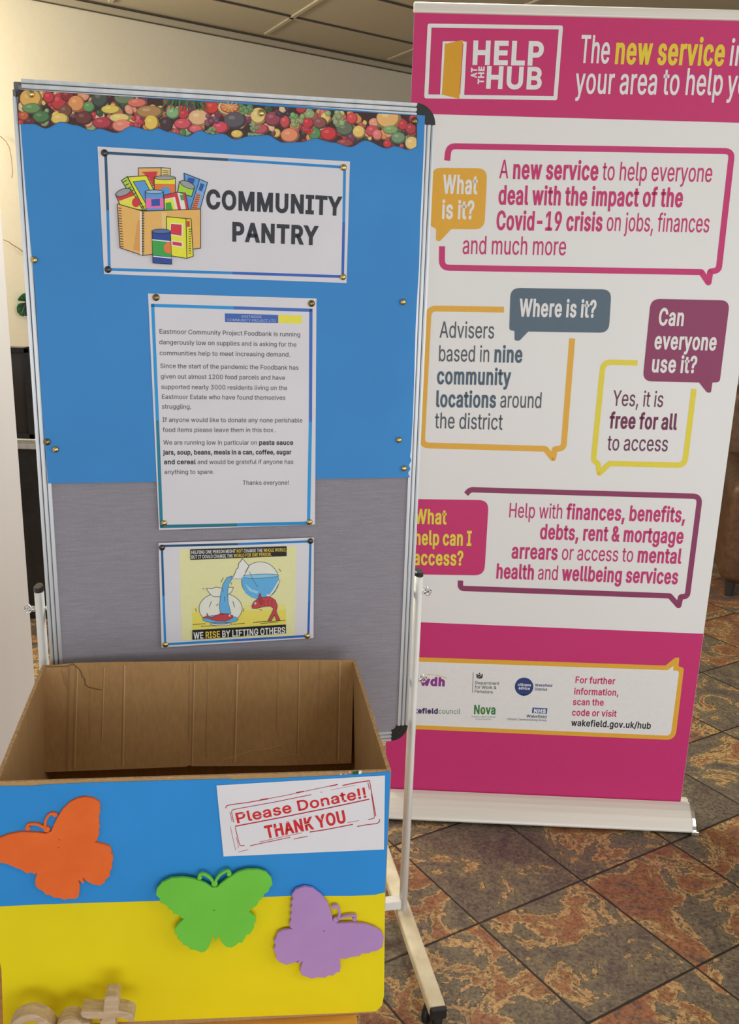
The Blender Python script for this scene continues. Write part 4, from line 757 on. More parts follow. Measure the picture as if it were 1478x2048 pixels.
o([(860, 640), (880, 602), (930, 570), (1010, 560), (1058, 590), (1076, 640), (1066, 688), (1100, 764), (1070, 764), (1052, 716), (1022, 766), (996, 766), (1034, 690), (1044, 660), (1016, 640), (960, 645), (905, 660), (866, 660)], (186, 66, 72), 10, 4)
o([(930, 628), (916, 560), (930, 530), (950, 600), (948, 620)], (168, 52, 60), 12, 3); pr.poly(ellipse(888, 618, 9, 10), (236, 232, 226), 12); pr.poly(ellipse(886, 620, 4, 5), K, 13)
for k in range(9): pr.line([(955 + (k % 3) * 34, 590 + (k // 3) * 18), (970 + (k % 3) * 34, 600 + (k // 3) * 18)], 3, (120, 30, 40), 12)
for a, b in (((360, 798), (470, 790)), ((430, 812), (600, 806)), ((700, 796), (800, 786)), ((870, 782), (980, 770)), ((900, 776), (1145, 764)), ((930, 790), (1080, 776))): pr.line([a, b], 5, (92, 88, 56), 5)
pr.build('cartoon_picture', fs_)
pr = Print(BF, ZP, *crop); wt = (212, 212, 210)
pr.poly([(340, 162), (1153, 135), (1153, 218), (342, 250)], (26, 26, 24), 14)
pr.text([('HELPING ONE PERSON MIGHT ', wt, .02), ('NOT', YW, .02), (' CHANGE THE ', wt, .02), ('WHOLE WORLD,', YW, .02)], (349, 200), (1150, 177), 30, 0, 16)
pr.text([('BUT IT COULD CHANGE THE ', wt, .02), ('WORLD FOR ONE PERSON.', YW, .02)], (349, 240), (1025, 216), 30, 0, 16)
pr.build('caption_bar', fs_, label='black bar with white and yellow caption')
pr = Print(BF, ZP, *crop)
pr.poly([(358, 843), (1147, 796), (1147, 870), (358, 924)], (26, 26, 24), 14)
pr.text([('WE ', wt, .035), ('RISE', YW, .035), (' BY LIFTING OTHERS', wt, .035)], (370, 916), (1140, 868), 58, 0, 16)
pr.build('slogan_bar', fs_, label='black bar with white and yellow slogan')

# --- drawing pins
PIN = [(62, 188, 0, 'brass drawing pin at the left end of the fruit strip'), (522, 226, 0, 'brass drawing pin in the middle of the fruit strip'), (829, 242, 2, 'dull brass drawing pin at the right end of the fruit strip'),
       (209, 306, 1, 'black drawing pin at the top left corner of the COMMUNITY PANTRY sign'), (687, 335, 0, 'brass drawing pin at the top right corner of the COMMUNITY PANTRY sign'),
       (216, 539, 1, 'black drawing pin at the bottom left corner of the COMMUNITY PANTRY sign'), (686, 554, 0, 'brass drawing pin at the bottom right corner of the COMMUNITY PANTRY sign'),
       (312, 595, 2, 'dull brass drawing pin at the top left corner of the food bank notice'), (623, 607, 2, 'dark brass drawing pin at the top right corner of the food bank notice'),
       (328, 1046, 0, 'brass drawing pin at the bottom left corner of the food bank notice'), (619, 1044, 0, 'brass drawing pin at the bottom right corner of the food bank notice'),
       (324, 1095, 1, 'black drawing pin at the top left corner of the fish cartoon poster'), (621, 1082, 1, 'black drawing pin at the top right corner of the fish cartoon poster'),
       (331, 1289, 0, 'brass drawing pin at the bottom left corner of the fish cartoon poster'), (615, 1272, 0, 'brass drawing pin at the bottom right corner of the fish cartoon poster'),
       (68, 520, 0, 'lone brass drawing pin half way down the left edge of the blue paper'), (806, 604, 0, 'lone brass drawing pin half way down the right edge of the blue paper'),
       (94, 884, 2, 'dark brass drawing pin at the lower left of the blue paper, upper of two'), (111, 899, 0, 'brass drawing pin at the lower left of the blue paper, lower of two'),
       (798, 880, 0, 'brass drawing pin at the lower right of the blue paper, upper of two'), (808, 937, 0, 'brass drawing pin at the bottom right corner of the blue paper, lower of two')]
for x, y, k, lab in PIN:
    u, v = BF.px(x, y, 0.006); R = 0.0058 if k != 2 else 0.0062
    mb = MB(); mb.smooth = True
    mb.lathe(BF.w(u, v, 0.0062), BF.n, [(R * .98, 0), (R, .0006), (R * .93, .0016), (R * .75, .0027), (R * .48, .0035), (R * .2, .0039), (R * .02, .004)], 20)
    mb.smooth = False; mb.lathe(BF.w(u, v, 0.0062), -BF.n, [(.0006, 0), (.0006, .006), (.0001, .009)], 6)
    mb.build('drawing_pin', ['brass', 'dark_pin', 'pin_tarnish'][k], None, lab, 'drawing pin', 'drawing pins on the notice board')

# ================================================================== donation box on the low table
BX = Frame((0.046, 1.3015, 0.745), R_(6.6))
BW, BD, BH, SK, TH = 0.592, 0.4085, 0.456, -0.018, 0.006
TAB_Z = 0.745 - BH
box = empty('cardboard_box', BX.w(-BW / 2, -BH, -BD / 2), BX.yaw, 'large open cardboard donation box covered in blue and yellow paper', 'box')
mb = MB(); fo = [(0, 0), (-BW, 0), (-BW, -BH), (-0.012, -BH), (-0.003, -BH + 0.016)]
mb.prism(BX, fo, -TH, 0, 0.0008)
mb.m = 1; mb.box(BX, (-BW / 2, 0.0004, -TH / 2), (BW, 0.0012, TH * 0.7))
mb.build('front_panel', ['cardboard', 'cardboard_edge'], box)
def side(x, xb, inward, name):
    mb = MB()
    q = [BX.w(x, -BH, -TH), BX.w(xb, -BH, -BD), BX.w(xb, 0, -BD), BX.w(x, 0, -TH)]
    mb.slab(q, BX.u * inward * TH)
    n = 60; random.seed(3 if inward > 0 else 8); mb.m = 1                                                # frayed cut edge along the rim
    for k in range(n):
        t0, t1 = k / n, (k + 1) / n; h = random.uniform(.0004, .0016) if inward > 0 else random.uniform(0.0003, 0.0007)
        a, b = BX.w(x + (xb - x) * t0, 0, -TH + (-BD + TH) * t0), BX.w(x + (xb - x) * t1, 0, -TH + (-BD + TH) * t1)
        mb.slab([a, b, b + BX.v * random.uniform(.0002, h), a + BX.v * h], BX.u * inward * TH)
    mb.build('side_panel', ['cardboard', 'cardboard_edge'], box)
side(0, SK, -1, 'r'); side(-BW, -BW + SK, 1, 'l')
mb = MB(); mb.box(BX, (-BW / 2 + SK, -BH / 2, -BD + TH / 2), (BW - 2 * TH, BH, TH)); mb.build('back_panel', 'cardboard', box)
mb = MB(); mb.slab([BX.w(-BW + TH, -BH, -TH), BX.w(-TH, -BH, -TH), BX.w(SK - TH, -BH, -BD + TH), BX.w(-BW + SK + TH, -BH, -BD + TH)], BX.v * 0.005); mb.build('bottom_panel', 'cardboard', box)

# flap folded down inside the back
FB = Frame(BX.w(0, 0, -BD + 0.010), BX.yaw, R_(20))
def fpx(x, y): return FB.px(x, y)
top = [(85, 1333), (146, 1326), (160, 1325.5), (240, 1324), (400, 1322), (560, 1320), (708, 1320)]
bot = [(703, 1527), (560, 1532), (385, 1533), (379, 1531), (372, 1534), (220, 1540), (84, 1545), (86, 1525), (85, 1500)]
mb = MB(); mb.prism(FB, [fpx(*p) for p in top + bot], -0.005, 0, 0.0006)
fl = Print(FB, 0.0, 0, 1300, 0.5413, 0.75, 0.00015)
cr, lt = (146, 113, 73), (186, 151, 105)
for a, b, wd, c in [((255, 60), (245, 445), 9, cr), ((280, 65), (268, 440), 6, cr), ((288, 65), (276, 440), 4, lt), ((330, 150), (330, 330), 3, cr), ((382, 65), (374, 335), 3, cr), ((386, 65), (378, 335), 3, lt), ((456, 55), (449, 430), 5, cr), ((462, 55), (455, 430), 5, lt),
                    ((700, 52), (696, 330), 4, cr), ((714, 50), (706, 425), 5, cr), ((720, 50), (711, 425), 4, lt), ((767, 50), (760, 400), 3, cr), ((873, 50), (863, 413), 5, cr), ((879, 50), (869, 413), 5, lt), ((1026, 48), (1020, 300), 3, cr),
                    ((1103, 45), (1096, 395), 4, cr), ((1108, 45), (1101, 395), 3, lt), ((1180, 45), (1176, 260), 3, cr), ((1250, 42), (1243, 410), 6, cr), ((1257, 42), (1250, 410), 4, lt), ((228, 75), (240, 130), 4, cr), ((240, 85), (250, 145), 3, cr)]:
    fl.line([a, b], wd, c, 1)
fl.line([(270, 52), (290, 68), (300, 82), (303, 95), (313, 108), (315, 128), (325, 136), (350, 143), (376, 147)], 4, (104, 76, 46), 3)
fl.line([(168, 62), (250, 60), (262, 54), (272, 50)], 5, (120, 90, 58), 3)
for pts in ([(870, 392), (930, 372), (985, 366), (1040, 350)], [(985, 366), (1060, 380), (1100, 388)], [(820, 408), (870, 392)]): fl.line(pts, 2.5, lt, 3)
mb.merge(fl.mb, 1); PRINTS.add('inner_flap'); mb.build('inner_flap', ['cardboard', 'ink'], box)

# paper covers glued round the front
mb = MB(); yel = [(-33, 1800), (60, 1798), (770, 1770), (770, 1790), (768, 1990), (764, 2010), (752, 2022), (700, 2025), (400, 2037), (300, 2041), (200, 2045), (7, 2053), (3, 1940), (-10, 1870)]
mb.prism(BX, [BX.px(*p) for p in yel], 0.0001, 0.0006); mb.build('yellow_cover', 'box_yellow', box, 'yellow paper cover on the lower half')
blu = [(-33, 1572), (0, 1571.5), (61, 1571), (102, 1568), (170, 1565), (243, 1563), (340, 1560), (461, 1557), (462, 1559), (560, 1555.5), (677, 1550), (740, 1545.5), (781, 1542), (770, 1784), (749, 1789), (704, 1791), (580, 1791), (440, 1797), (319, 1801), (207, 1804), (83, 1808), (0, 1812), (-30, 1813)]
mb = MB(); mb.prism(BX, [BX.px(*p) for p in blu], 0.0004, 0.0010); mb.build('blue_cover', 'box_blue', box, 'blue paper cover on the upper half')
tp = Print(BX, 0.0008, 420, 1530, 0.2571, 0.8)
tp.poly([(1112, 50), (1158, 44), (1156, 70), (1108, 76)], (28, 84, 52), 1); tp.poly([(1158, 44), (1180, 42), (1178, 66), (1156, 70)], (222, 224, 222), 1)
tp.poly([(1010, 78), (1020, 58), (1024, 76)], (222, 224, 222), 1); tp.poly([(1048, 74), (1056, 62), (1062, 72)], (214, 216, 214), 1); tp.poly([(1080, 60), (1090, 46), (1094, 56)], (222, 224, 222), 1)
tp.build('tape_scraps', box, label='scraps of green and white tape on the front rim')
mb = MB(); q = BX.px(728, 1388); sf = Frame(BX.w(0.0008, 0, 0), BX.yaw)
for d, h in ((-0.150, -0.03), (-0.170, -0.045)):
    mb.slab([BX.w(SK * .4, h + 0.03, d), BX.w(SK * .45, h + .03, d - 0.03), BX.w(SK * .45, h, d - 0.035), BX.w(SK * .4, h - .01, d - .005)], BX.u * 0.001)
mb.build('paper_scrap', 'white_paper', box)

# --- please donate sign
ds = sheet('donation_sign', BX, [(433, 1571), (770, 1551), (768, 1699), (447, 1713)], 0.0022, 'white_paper_low', 'white paper sign stamped Please Donate THANK YOU in red on the box front', 'sign', None, 0.0005)
pr = Print(BX, 0.0022, 420, 1530, 0.2571, 0.86); RDD, DR = (204, 42, 46), (176, 34, 52)
pr.text([('Please Donate!!', RDD, 0)], (208, 452), (1222, 249), 88, 0.035, 2)
pr.text([('THANK YOU', RDD, 0)], (440, 568), (1062, 443), 106, 0.05, 2)
pr.build('stamp_lettering', ds)
pr = Print(BX, 0.0022, 420, 1530, 0.2571, 0.86)
for pts, wd in [([(122, 335), (128, 318), (150, 310), (300, 290), (440, 264)], 6), ([(440, 264), (600, 234), (800, 190), (990, 152)], 4), ([(390, 272), (450, 262)], 10), ([(670, 216), (730, 204)], 9), ([(930, 164), (994, 151)], 8), ([(1030, 159), (1120, 140), (1240, 121)], 7),
                ([(1240, 119), (1262, 240), (1290, 395)], 6), ([(1228, 136), (1240, 190)], 5), ([(1256, 225), (1272, 330), (1280, 405), (1272, 415), (1230, 424)], 5), ([(186, 446), (168, 370), (172, 350), (200, 342), (500, 288), (788, 230)], 5), ([(156, 366), (172, 440)], 4),
                ([(195, 476), (500, 418), (900, 338), (1240, 265)], 8), ([(196, 484), (222, 590), (232, 622), (246, 628), (268, 624)], 5), ([(158, 475), (176, 560), (200, 662)], 3), ([(206, 560), (222, 645)], 3), ([(220, 676), (298, 658)], 3), ([(312, 628), (420, 604), (625, 562)], 5),
                ([(385, 598), (560, 560), (716, 526)], 3), ([(775, 521), (900, 502), (1112, 461)], 7), ([(652, 576), (700, 565), (760, 554)], 5), ([(1145, 477), (1220, 464), (1300, 454), (1318, 440), (1320, 420)], 6), ([(1070, 447), (1160, 432)], 3), ([(860, 212), (875, 209)], 3), ([(940, 194), (1130, 156)], 2)]:
    pr.line(pts, wd, DR, 2)
W_ = (222, 222, 230)
for pts, wd in [([(470, 440), (560, 448)], 5), ([(560, 460), (660, 420)], 4), ([(640, 430), (720, 400)], 6), ([(700, 415), (780, 380)], 5), ([(500, 500), (530, 470)], 5), ([(720, 470), (800, 440)], 4), ([(850, 395), (870, 425)], 4), ([(970, 290), (965, 262)], 6), ([(870, 290), (910, 275)], 5), ([(1010, 285), (1040, 275)], 5), ([(250, 380), (275, 372)], 5), ([(215, 370), (235, 362)], 4)]:
    pr.line(pts, wd, W_, 4)
pr.build('stamp_frame', ds)

# --- foam butterflies
def butterfly(crop, body, ant, head, lift, m, label, tilt=0.0):
    f = Frame(BX.o, BX.yaw); f.o = BX.w(0, 0, lift)
    T = lambda p: f.px(crop[0] + p[0] * crop[2], crop[1] + p[1] * crop[2])
    mb = MB(); pts = [T(p) for p in body]
    mb.prism(f, pts, 0, 0.0048, 0.0006)
    hx, hy, hr = head
    c = T((hx, hy)); r = hr * crop[2] / 1330
    mb.prism(f, ellipse(c[0], c[1], r, r, 0, 14), 0.0, 0.0046, 0.0005)
    for q in (head_dots := ant[2]):
        c = T(q); mb.lathe(f.w(c[0], c[1], 0.0047), f.n, [(0.0024, 0), (0.0022, .0004), (0.0014, .0005), (0.0013, .0001)], 14)
    wing = mb.build('foam_butterfly', m, None, label, 'butterfly decoration', 'foam butterflies on the box')
    for path in ant[:2]:
        mb = MB(); P = [Vector(T(p)) for p in path]
        Q = []
        for i in range(len(P) - 1):
            for k in range(4):
                t = k / 4; p0 = P[max(i - 1, 0)]; p3 = P[min(i + 2, len(P) - 1)]
                Q.append(0.5 * ((2 * P[i]) + (P[i + 1] - p0) * t + (2 * p0 - 5 * P[i] + 4 * P[i + 1] - p3) * t * t + (3 * P[i] - p0 - 3 * P[i + 1] + p3) * t ** 3))
        Q.append(P[-1]); lo, hi = [], []
        for i, p in enumerate(Q):
            d = (Q[min(i + 1, len(Q) - 1)] - Q[max(i - 1, 0)]).normalized(); nn = Vector((-d.y, d.x)); wd = 0.0019 if i < len(Q) - 3 else 0.0026
            lo.append(tuple(p + nn * wd)); hi.append(tuple(p - nn * wd))
        mb.prism(f, lo + hi[::-1], 0.0002, 0.0046, 0.0004)
        e = Q[-1]; mb.prism(f, ellipse(e.x, e.y, 0.0036, 0.0036, 0, 12), 0.0002, 0.0045, 0.0005)
        mb.build('antenna', m, wing)
butterfly((0, 1550, 0.24320),
    [(425, 450), (450, 390), (480, 330), (520, 268), (580, 210), (640, 180), (700, 168), (770, 180), (815, 207), (828, 235), (822, 260), (828, 290), (812, 328), (820, 355), (814, 382), (825, 413), (812, 440), (820, 470), (810, 492), (798, 528), (780, 540), (850, 555), (900, 575), (920, 600), (913, 632), (930, 648),
     (933, 680), (922, 712), (925, 750), (905, 780), (906, 815), (870, 848), (865, 870), (830, 893), (770, 886), (720, 860), (682, 826), (690, 850), (697, 868), (685, 880), (668, 862), (645, 846), (655, 870), (659, 920), (650, 985), (622, 1005), (572, 1003), (530, 1012), (494, 994), (450, 996), (420, 974), (380, 968), (352, 934), (325, 925), (300, 900),
     (293, 850), (310, 788), (290, 802), (262, 786), (230, 797), (195, 772), (165, 757), (130, 748), (110, 735), (60, 716), (0, 705), (-60, 690), (-100, 650), (-112, 610), (-95, 560), (-50, 528), (0, 505), (80, 474), (180, 456), (300, 460), (380, 470)],
    [[(375, 428), (330, 402), (280, 392), (232, 400), (232, 428)], [(372, 420), (378, 370), (400, 325), (432, 305), (455, 316)], [(495, 515), (490, 580)]], (388, 436, 26), 0.0012, 'foam_orange', 'orange foam butterfly at the left of the box front')
butterfly((290, 1700, 0.34506),
    [(390, 208), (350, 183), (290, 161), (220, 150), (150, 156), (100, 180), (70, 216), (65, 250), (87, 272), (90, 295), (130, 310), (136, 330), (158, 338), (166, 358), (203, 368), (211, 385), (228, 388), (200, 415), (175, 445), (172, 470), (196, 488), (191, 506), (215, 522), (223, 538), (248, 546), (264, 566), (298, 570), (330, 584), (352, 575), (372, 550),
     (386, 515), (393, 485), (401, 488), (404, 505), (412, 518), (420, 505), (424, 488), (431, 488), (446, 525), (470, 550), (500, 555), (522, 545), (545, 525), (562, 528), (574, 508), (590, 480), (606, 477), (620, 458), (633, 438), (630, 420), (645, 403), (640, 380), (600, 352), (611, 335), (634, 320), (650, 308), (660, 285), (680, 268), (692, 246), (715, 230), (722, 210), (738, 190), (731, 155), (700, 120), (650, 106), (590, 106), (540, 120), (480, 155), (440, 186), (420, 205)],
    [[(398, 180), (375, 152), (345, 134), (320, 134), (318, 152)], [(408, 175), (430, 142), (460, 120), (484, 115), (488, 132)], [(403, 337)]], (404, 188, 18), 0.010, 'foam_green', 'lime green foam butterfly at the middle of the box front')
butterfly((290, 1700, 0.34506),
    [(1088, 405), (1080, 360), (1060, 300), (1020, 250), (970, 212), (920, 203), (872, 220), (850, 250), (859, 270), (843, 290), (853, 310), (840, 330), (851, 350), (839, 372), (848, 392), (836, 412), (838, 435), (855, 447), (800, 455), (767, 470), (760, 496), (746, 520), (757, 543), (743, 566), (756, 588), (758, 615), (780, 640), (820, 655), (870, 640), (908, 618), (895, 622), (882, 640), (892, 650), (914, 634),
     (904, 660), (898, 690), (907, 714), (930, 722), (963, 735), (1000, 726), (1040, 730), (1068, 714), (1087, 718), (1108, 700), (1130, 694), (1133, 660), (1128, 618), (1160, 620), (1200, 608), (1240, 605), (1255, 590), (1296, 587), (1312, 578), (1342, 574), (1374, 553), (1383, 500), (1370, 468), (1330, 440), (1270, 421), (1190, 412), (1115, 416)],
    [[(1112, 392), (1126, 368), (1122, 335), (1108, 316), (1092, 322)], [(1118, 390), (1160, 377), (1195, 372), (1220, 376), (1214, 392)], [(1038, 457)]], (1105, 396, 18), 0.005, 'foam_purple', 'lilac foam butterfly at the right of the box front')

# --- low table and letters
tq = on_level(714, 2034, TAB_Z); tu = (tq - BX.o).dot(BX.u)
tbl = empty('side_table', BX.w(tu - 0.36, -0.745, -0.14), BX.yaw, 'low golden wood table under the donation box', 'table')
tf = Frame(BX.w(0, -BH, 0), BX.yaw)
mb = MB(); mb.box(tf, (tu - 0.36, -0.0132, -0.14), (0.72, 0.026, 0.56), 0.004, 3); mb.build('tabletop', 'table_wood', tbl)
for x, z in ((tu - 0.05, 0.09), (tu - 0.67, 0.09), (tu - 0.05, -0.37), (tu - 0.67, -0.37)):
    mb = MB(); mb.box(tf, (x, -0.026 - (TAB_Z - 0.026) / 2, z), (0.04, TAB_Z - 0.026, 0.04), 0.003); mb.build('leg', 'table_wood', tbl)

LF = BX.shifted(z=0.066); LT = 0.026; BASE = -BH
C_ = lambda p: LF.px(p[0] * 0.23004, 1880 + p[1] * 0.23004)
t_pts = [C_(p) for p in [(906, 520), (914, 500), (935, 492), (1005, 492), (1026, 502), (1030, 520), (1026, 622), (1100, 634), (1150, 655), (1168, 690), (1164, 714), (1132, 718), (1108, 700), (1050, 684), (1000, 682)]]
xr, xl = C_((988, 730))[0], C_((866, 730))[0]
t_pts += [(xr, BASE + 0.022), (xr + 0.004, BASE + 0.014), (xr + 0.016, BASE + 0.012), (xr + 0.018, BASE), (xl + 0.006, BASE), (xl, BASE + 0.010)]
t_pts += [C_(p) for p in [(866, 720), (886, 690), (760, 692), (716, 676), (697, 645), (712, 626), (800, 630), (896, 630)]]
mb = MB(); mb.prism(LF, t_pts, -LT, 0, 0.0012)
mb.build('wooden_letter', 'letter_wood', None, 'freestanding wooden letter shaped like a t in front of the yellow paper', 'letter', 'wooden letters on the table')
def ring_letter(px, rx, kind, lab):
    cu, tv = LF.px(*px); h = tv - BASE; cv = BASE + h / 2; ry = h / 2; wd = 0.0125
    a0, a1 = (R_(-28), R_(332)) if kind == 'o' else (R_(0), R_(318))
    mb = MB(); n = 40
    ts = [a0 + (a1 - a0) * k / n for k in range(n + 1)]
    outer = [(cu + rx * math.cos(t), cv + ry * math.sin(t)) for t in ts]; inner = [(cu + (rx - wd) * math.cos(t), cv + (ry - wd) * math.sin(t)) for t in ts]
    if kind == 'o': mb.prism(LF, outer[:-1] + [outer[-1]] + inner[::-1], -LT, 0)
    else: mb.prism(LF, outer + inner[::-1], -LT, 0, 0.001)
    if kind == 'e': mb.box(LF, (cu, cv, -LT / 2), (2 * rx - wd, wd, LT - 0.0004), 0.001)
    else: mb.box(LF, (cu + rx - wd * 0.4, BASE + h * 0.44, -LT / 2), (wd, h * 0.88, LT - 0.0004), 0.001)
    return mb.build('wooden_letter', 'letter_wood', None, lab, 'letter', 'wooden letters on the table')
ring_letter((58, 2031), 0.0375, 'e', 'round topped wooden letter, leftmost of the three on the table')
ring_letter((139, 2038), 0.0275, 'o', 'round topped wooden letter, middle of the three on the table')

# ================================================================== roll-up banner
NF = Frame((0.897, 2.321, 0), R_(-1.4))
n0, n1 = NF.px(821.5, 205)[0], NF.px(1407.5, 1265)[0]; nt = NF.px(828, 22)[1]; nb = 0.045
ban = empty('roll_up_banner', NF.w((n0 + n1) / 2, 0, 0), NF.yaw, 'tall pink and white roll-up information banner reading HELP AT THE HUB', 'banner')
mb = MB(); mb.prism(NF, [(n0, nb), (n1, nb), (n1, nt), (n0, nt)], -0.0008, 0); gp = mb.build('graphic_panel', 'banner_vinyl', ban)
mb = MB(); mb.box(NF, ((n0 + n1) / 2, nt + 0.007, -0.001), (n1 - n0 + 0.004, 0.022, 0.016), 0.004, 3); mb.build('top_rail', 'base_alu', ban)
mb = MB(); mb.tube([NF.w((n0 + n1) / 2, 0.05, -0.022), NF.w((n0 + n1) / 2, nt, -0.022)], 0.009, 14); mb.build('support_pole', 'aluminium', ban)
x0, x1 = n0 - 0.012, NF.px(1366, 1660)[0] + 0.004
prof = [(0.0655, 0.010), (0.0665, 0.014), (0.064, 0.019), (0.058, 0.027), (0.045, 0.041), (0.030, 0.054), (0.016, 0.062), (0.005, 0.066), (0.002, 0.060), (-0.002, 0.060), (-0.006, 0.066), (-0.03, 0.060), (-0.055, 0.040), (-0.075, 0.014), (-0.073, 0.010)]
mb = MB(); mb.extrude(NF, prof, x0, x1); mb.build('base_cassette', 'base_alu', ban)
for e, s_ in ((x1, 1), (x0, -1)):
    mb = MB(); ec = [(a * 1.04, b * 1.05 - 0.001) for a, b in prof]
    mb.extrude(NF, ec, e, e + s_ * 0.008)
    mb.box(NF, (e + s_ * 0.006, 0.008, 0.058), (0.022, 0.014, 0.020), 0.003)
    mb.build('end_cap', 'chrome', ban)
for x in (x0 + 0.08, x1 - 0.12):
    for z in (0.045, -0.05):
        mb = MB(); mb.lathe(NF.w(x, 0, z), (0, 0, 1), [(0.012, 0), (0.012, 0.007), (0.010, 0.0105)], 14); mb.build('rubber_foot', 'grey_plastic', ban)

PK, PL, YE, OR_, MA, GY = (190, 52, 108), (190, 56, 112), (222, 204, 66), (216, 164, 56), (136, 60, 96), (86, 104, 118)
VW = (218, 218, 218); NL = 0.78
bp = lambda crop: Print(NF, 0.0002, *crop, NL)
H1, H2, H3, H4, H6, H5 = (820, 0, 0.4452), (820, 270, 0.4452), (820, 570, 0.4452), (820, 950, 0.4452), (820, 1300, 0.37889), (800, 1220, 0.45873)
# header band
vb = NF.px(1100, 235)[1]; vb2 = NF.px(1100, 1255)[1]
pr = bp(H1); pr.raw([[(n0 + 0.0004, vb), (n1 - .0004, vb), (n1 - .0004, nt), (n0 + .0004, nt)]], PK, 0); pr.build('header_band', gp, label='pink band across the top')
pr = bp(H1)
pr.line([(88, 115), (678, 123.5), (653, 441), (73, 433)], 18, VW, 2, True)
pr.poly([(147, 186), (240, 186), (224, 430), (135, 424)], VW, 3); pr.poly([(157, 196), (240, 196), (225, 424), (146, 420)], PK, 4); pr.poly([(240, 186), (255, 188), (243, 432), (223, 431)], VW, 3)
pr.poly([(158, 198), (238, 179), (221, 444), (143, 425)], (206, 152, 42), 5)
pr.text([('HELP', VW, 0)], (277, 286), (597, 290), 90, 0.06, 3); pr.text([('HUB', VW, 0)], (338, 393), (590, 398), 84, 0.06, 3)
pr.text([('AT', VW, 0)], (299, 349), (301, 305), 25, 0.07, 3); pr.text([('THE', VW, 0)], (330, 378), (334, 299), 25, 0.07, 3)
pr.build('header_logo', gp, label='boxed logo with an open yellow door')
pr = bp(H1); rb, bb = -0.004, 0.03
pr.text([('The', VW, 0)], (762, 281), (893, 284), 112, 0.016, 2); pr.text([('new service', (226, 196, 58), 0)], (918, 284), (1408, 293), 108, 0.036, 2); pr.text([('in', VW, 0)], (1432, 293), (1503, 295), 108, 0.016, 2)
pr.text([('your area to help', VW, 0)], (742, 419), (1400, 427), 108, 0.016, 2); pr.text([('you', VW, 0)], (1422, 428), (1562, 431), 108, 0.016, 2)
pr.build('header_text', gp)

def textset(pr, rows, cap, lay=2):
    for segs, a, b in rows:
        if isinstance(segs[0], str): segs = [segs]
        pr.text([(t, c, 0.037 if bd_ else 0.007) for t, c, bd_ in segs], a, b, cap, 0, lay)
BWT = (222, 222, 222)
# what is it
pr = bp(H2)
pr.line(fillet([(167, 115), (174, 50), (1447, 73), (1387, 607), (1349, 614), (1341, 664), (1309, 616), (143, 596), (144, 500)], [0, 34, 32, 34, 3, 5, 3, 34, 0], False), 27, PL, 1)
pr.poly(fillet([(98, 147), (347, 150), (334, 424), (185, 423), (134, 478), (117, 474), (118, 421), (86, 405)], [45, 45, 45, 3, 22, 8, 6, 20]), OR_, 3)
textset(pr, [(('What', BWT, 1), (148, 261), (300, 264)), (('is it?', BWT, 1), (142, 374), (286, 377))], 76, 5)
PT = (190, 54, 110)
textset(pr, [([('A ', PT, 0), ('new service', PT, 1), (' to help everyone', PT, 0)], (402, 194), (1354, 211)), ([('deal with the impact of the', PT, 1)], (397, 310), (1222, 322)),
             ([('Covid-19 crisis', PT, 1), (' on jobs, finances', PT, 0)], (387, 424), (1342, 437)), (('and much more', PT, 0), (236, 534), (699, 540))], 78)
pr.build('speech_bubble', gp, label='What is it speech bubble in pink outline')
# where is it
pr = bp(H3)
pr.line(fillet([(422, 111), (84, 105), (53, 720), (608, 736), (643, 780), (650, 738), (690, 732), (729, 240)], [0, 36, 32, 3, 5, 3, 34, 0], False), 26, (218, 168, 66), 1)
pr.poly(fillet([(452, 13), (905, 20), (893, 215), (531, 209), (490, 252), (470, 248), (470, 206), (446, 203)], [42, 42, 42, 3, 18, 6, 6, 34]), GY, 3)
textset(pr, [(('Where is it?', BWT, 1), (491, 139), (833, 145))], 74, 5)
DG, DB = (84, 90, 98), (76, 96, 112)
textset(pr, [(('Advisers', DG, 0), (134, 236), (377, 240)), ([('based in ', DG, 0), ('nine', DB, 1)], (128, 342), (503, 347)), (('community', DB, 1), (121, 443), (450, 448)), ([('locations', DB, 1), (' around', DG, 0)], (116, 546), (590, 553)), (('the district', DG, 0), (113, 643), (413, 650))], 71)
pr.build('speech_bubble', gp, label='Where is it speech bubble in orange outline')
# can everyone use it
pr = bp(H3)
pr.line(fillet([(1022, 350), (868, 346), (824, 788), (845, 802), (850, 846), (897, 802), (1234, 810), (1276, 467)], [0, 36, 20, 8, 4, 3, 34, 0], False), 24, YE, 1)
pr.poly(fillet([(1082, 62), (1437, 69), (1391, 437), (1358, 438), (1352, 484), (1334, 483), (1299, 438), (1045, 432)], [42, 42, 34, 4, 10, 8, 3, 42]), MA, 3)
textset(pr, [(('Can', BWT, 1), (1114, 179), (1228, 182)), (('everyone', BWT, 1), (1096, 286), (1373, 292)), (('use it?', BWT, 1), (1083, 390), (1284, 394))], 73, 5)
DM, DM2 = (104, 58, 84), (108, 48, 80)
textset(pr, [(('Yes, it is', DM, 0), (910, 542), (1135, 548)), (('free for all', DM2, 1), (896, 642), (1195, 649)), (('to access', DM, 0), (887, 742), (1156, 747))], 70)
pr.build('speech_bubble', gp, label='Can everyone use it speech bubble in yellow outline')
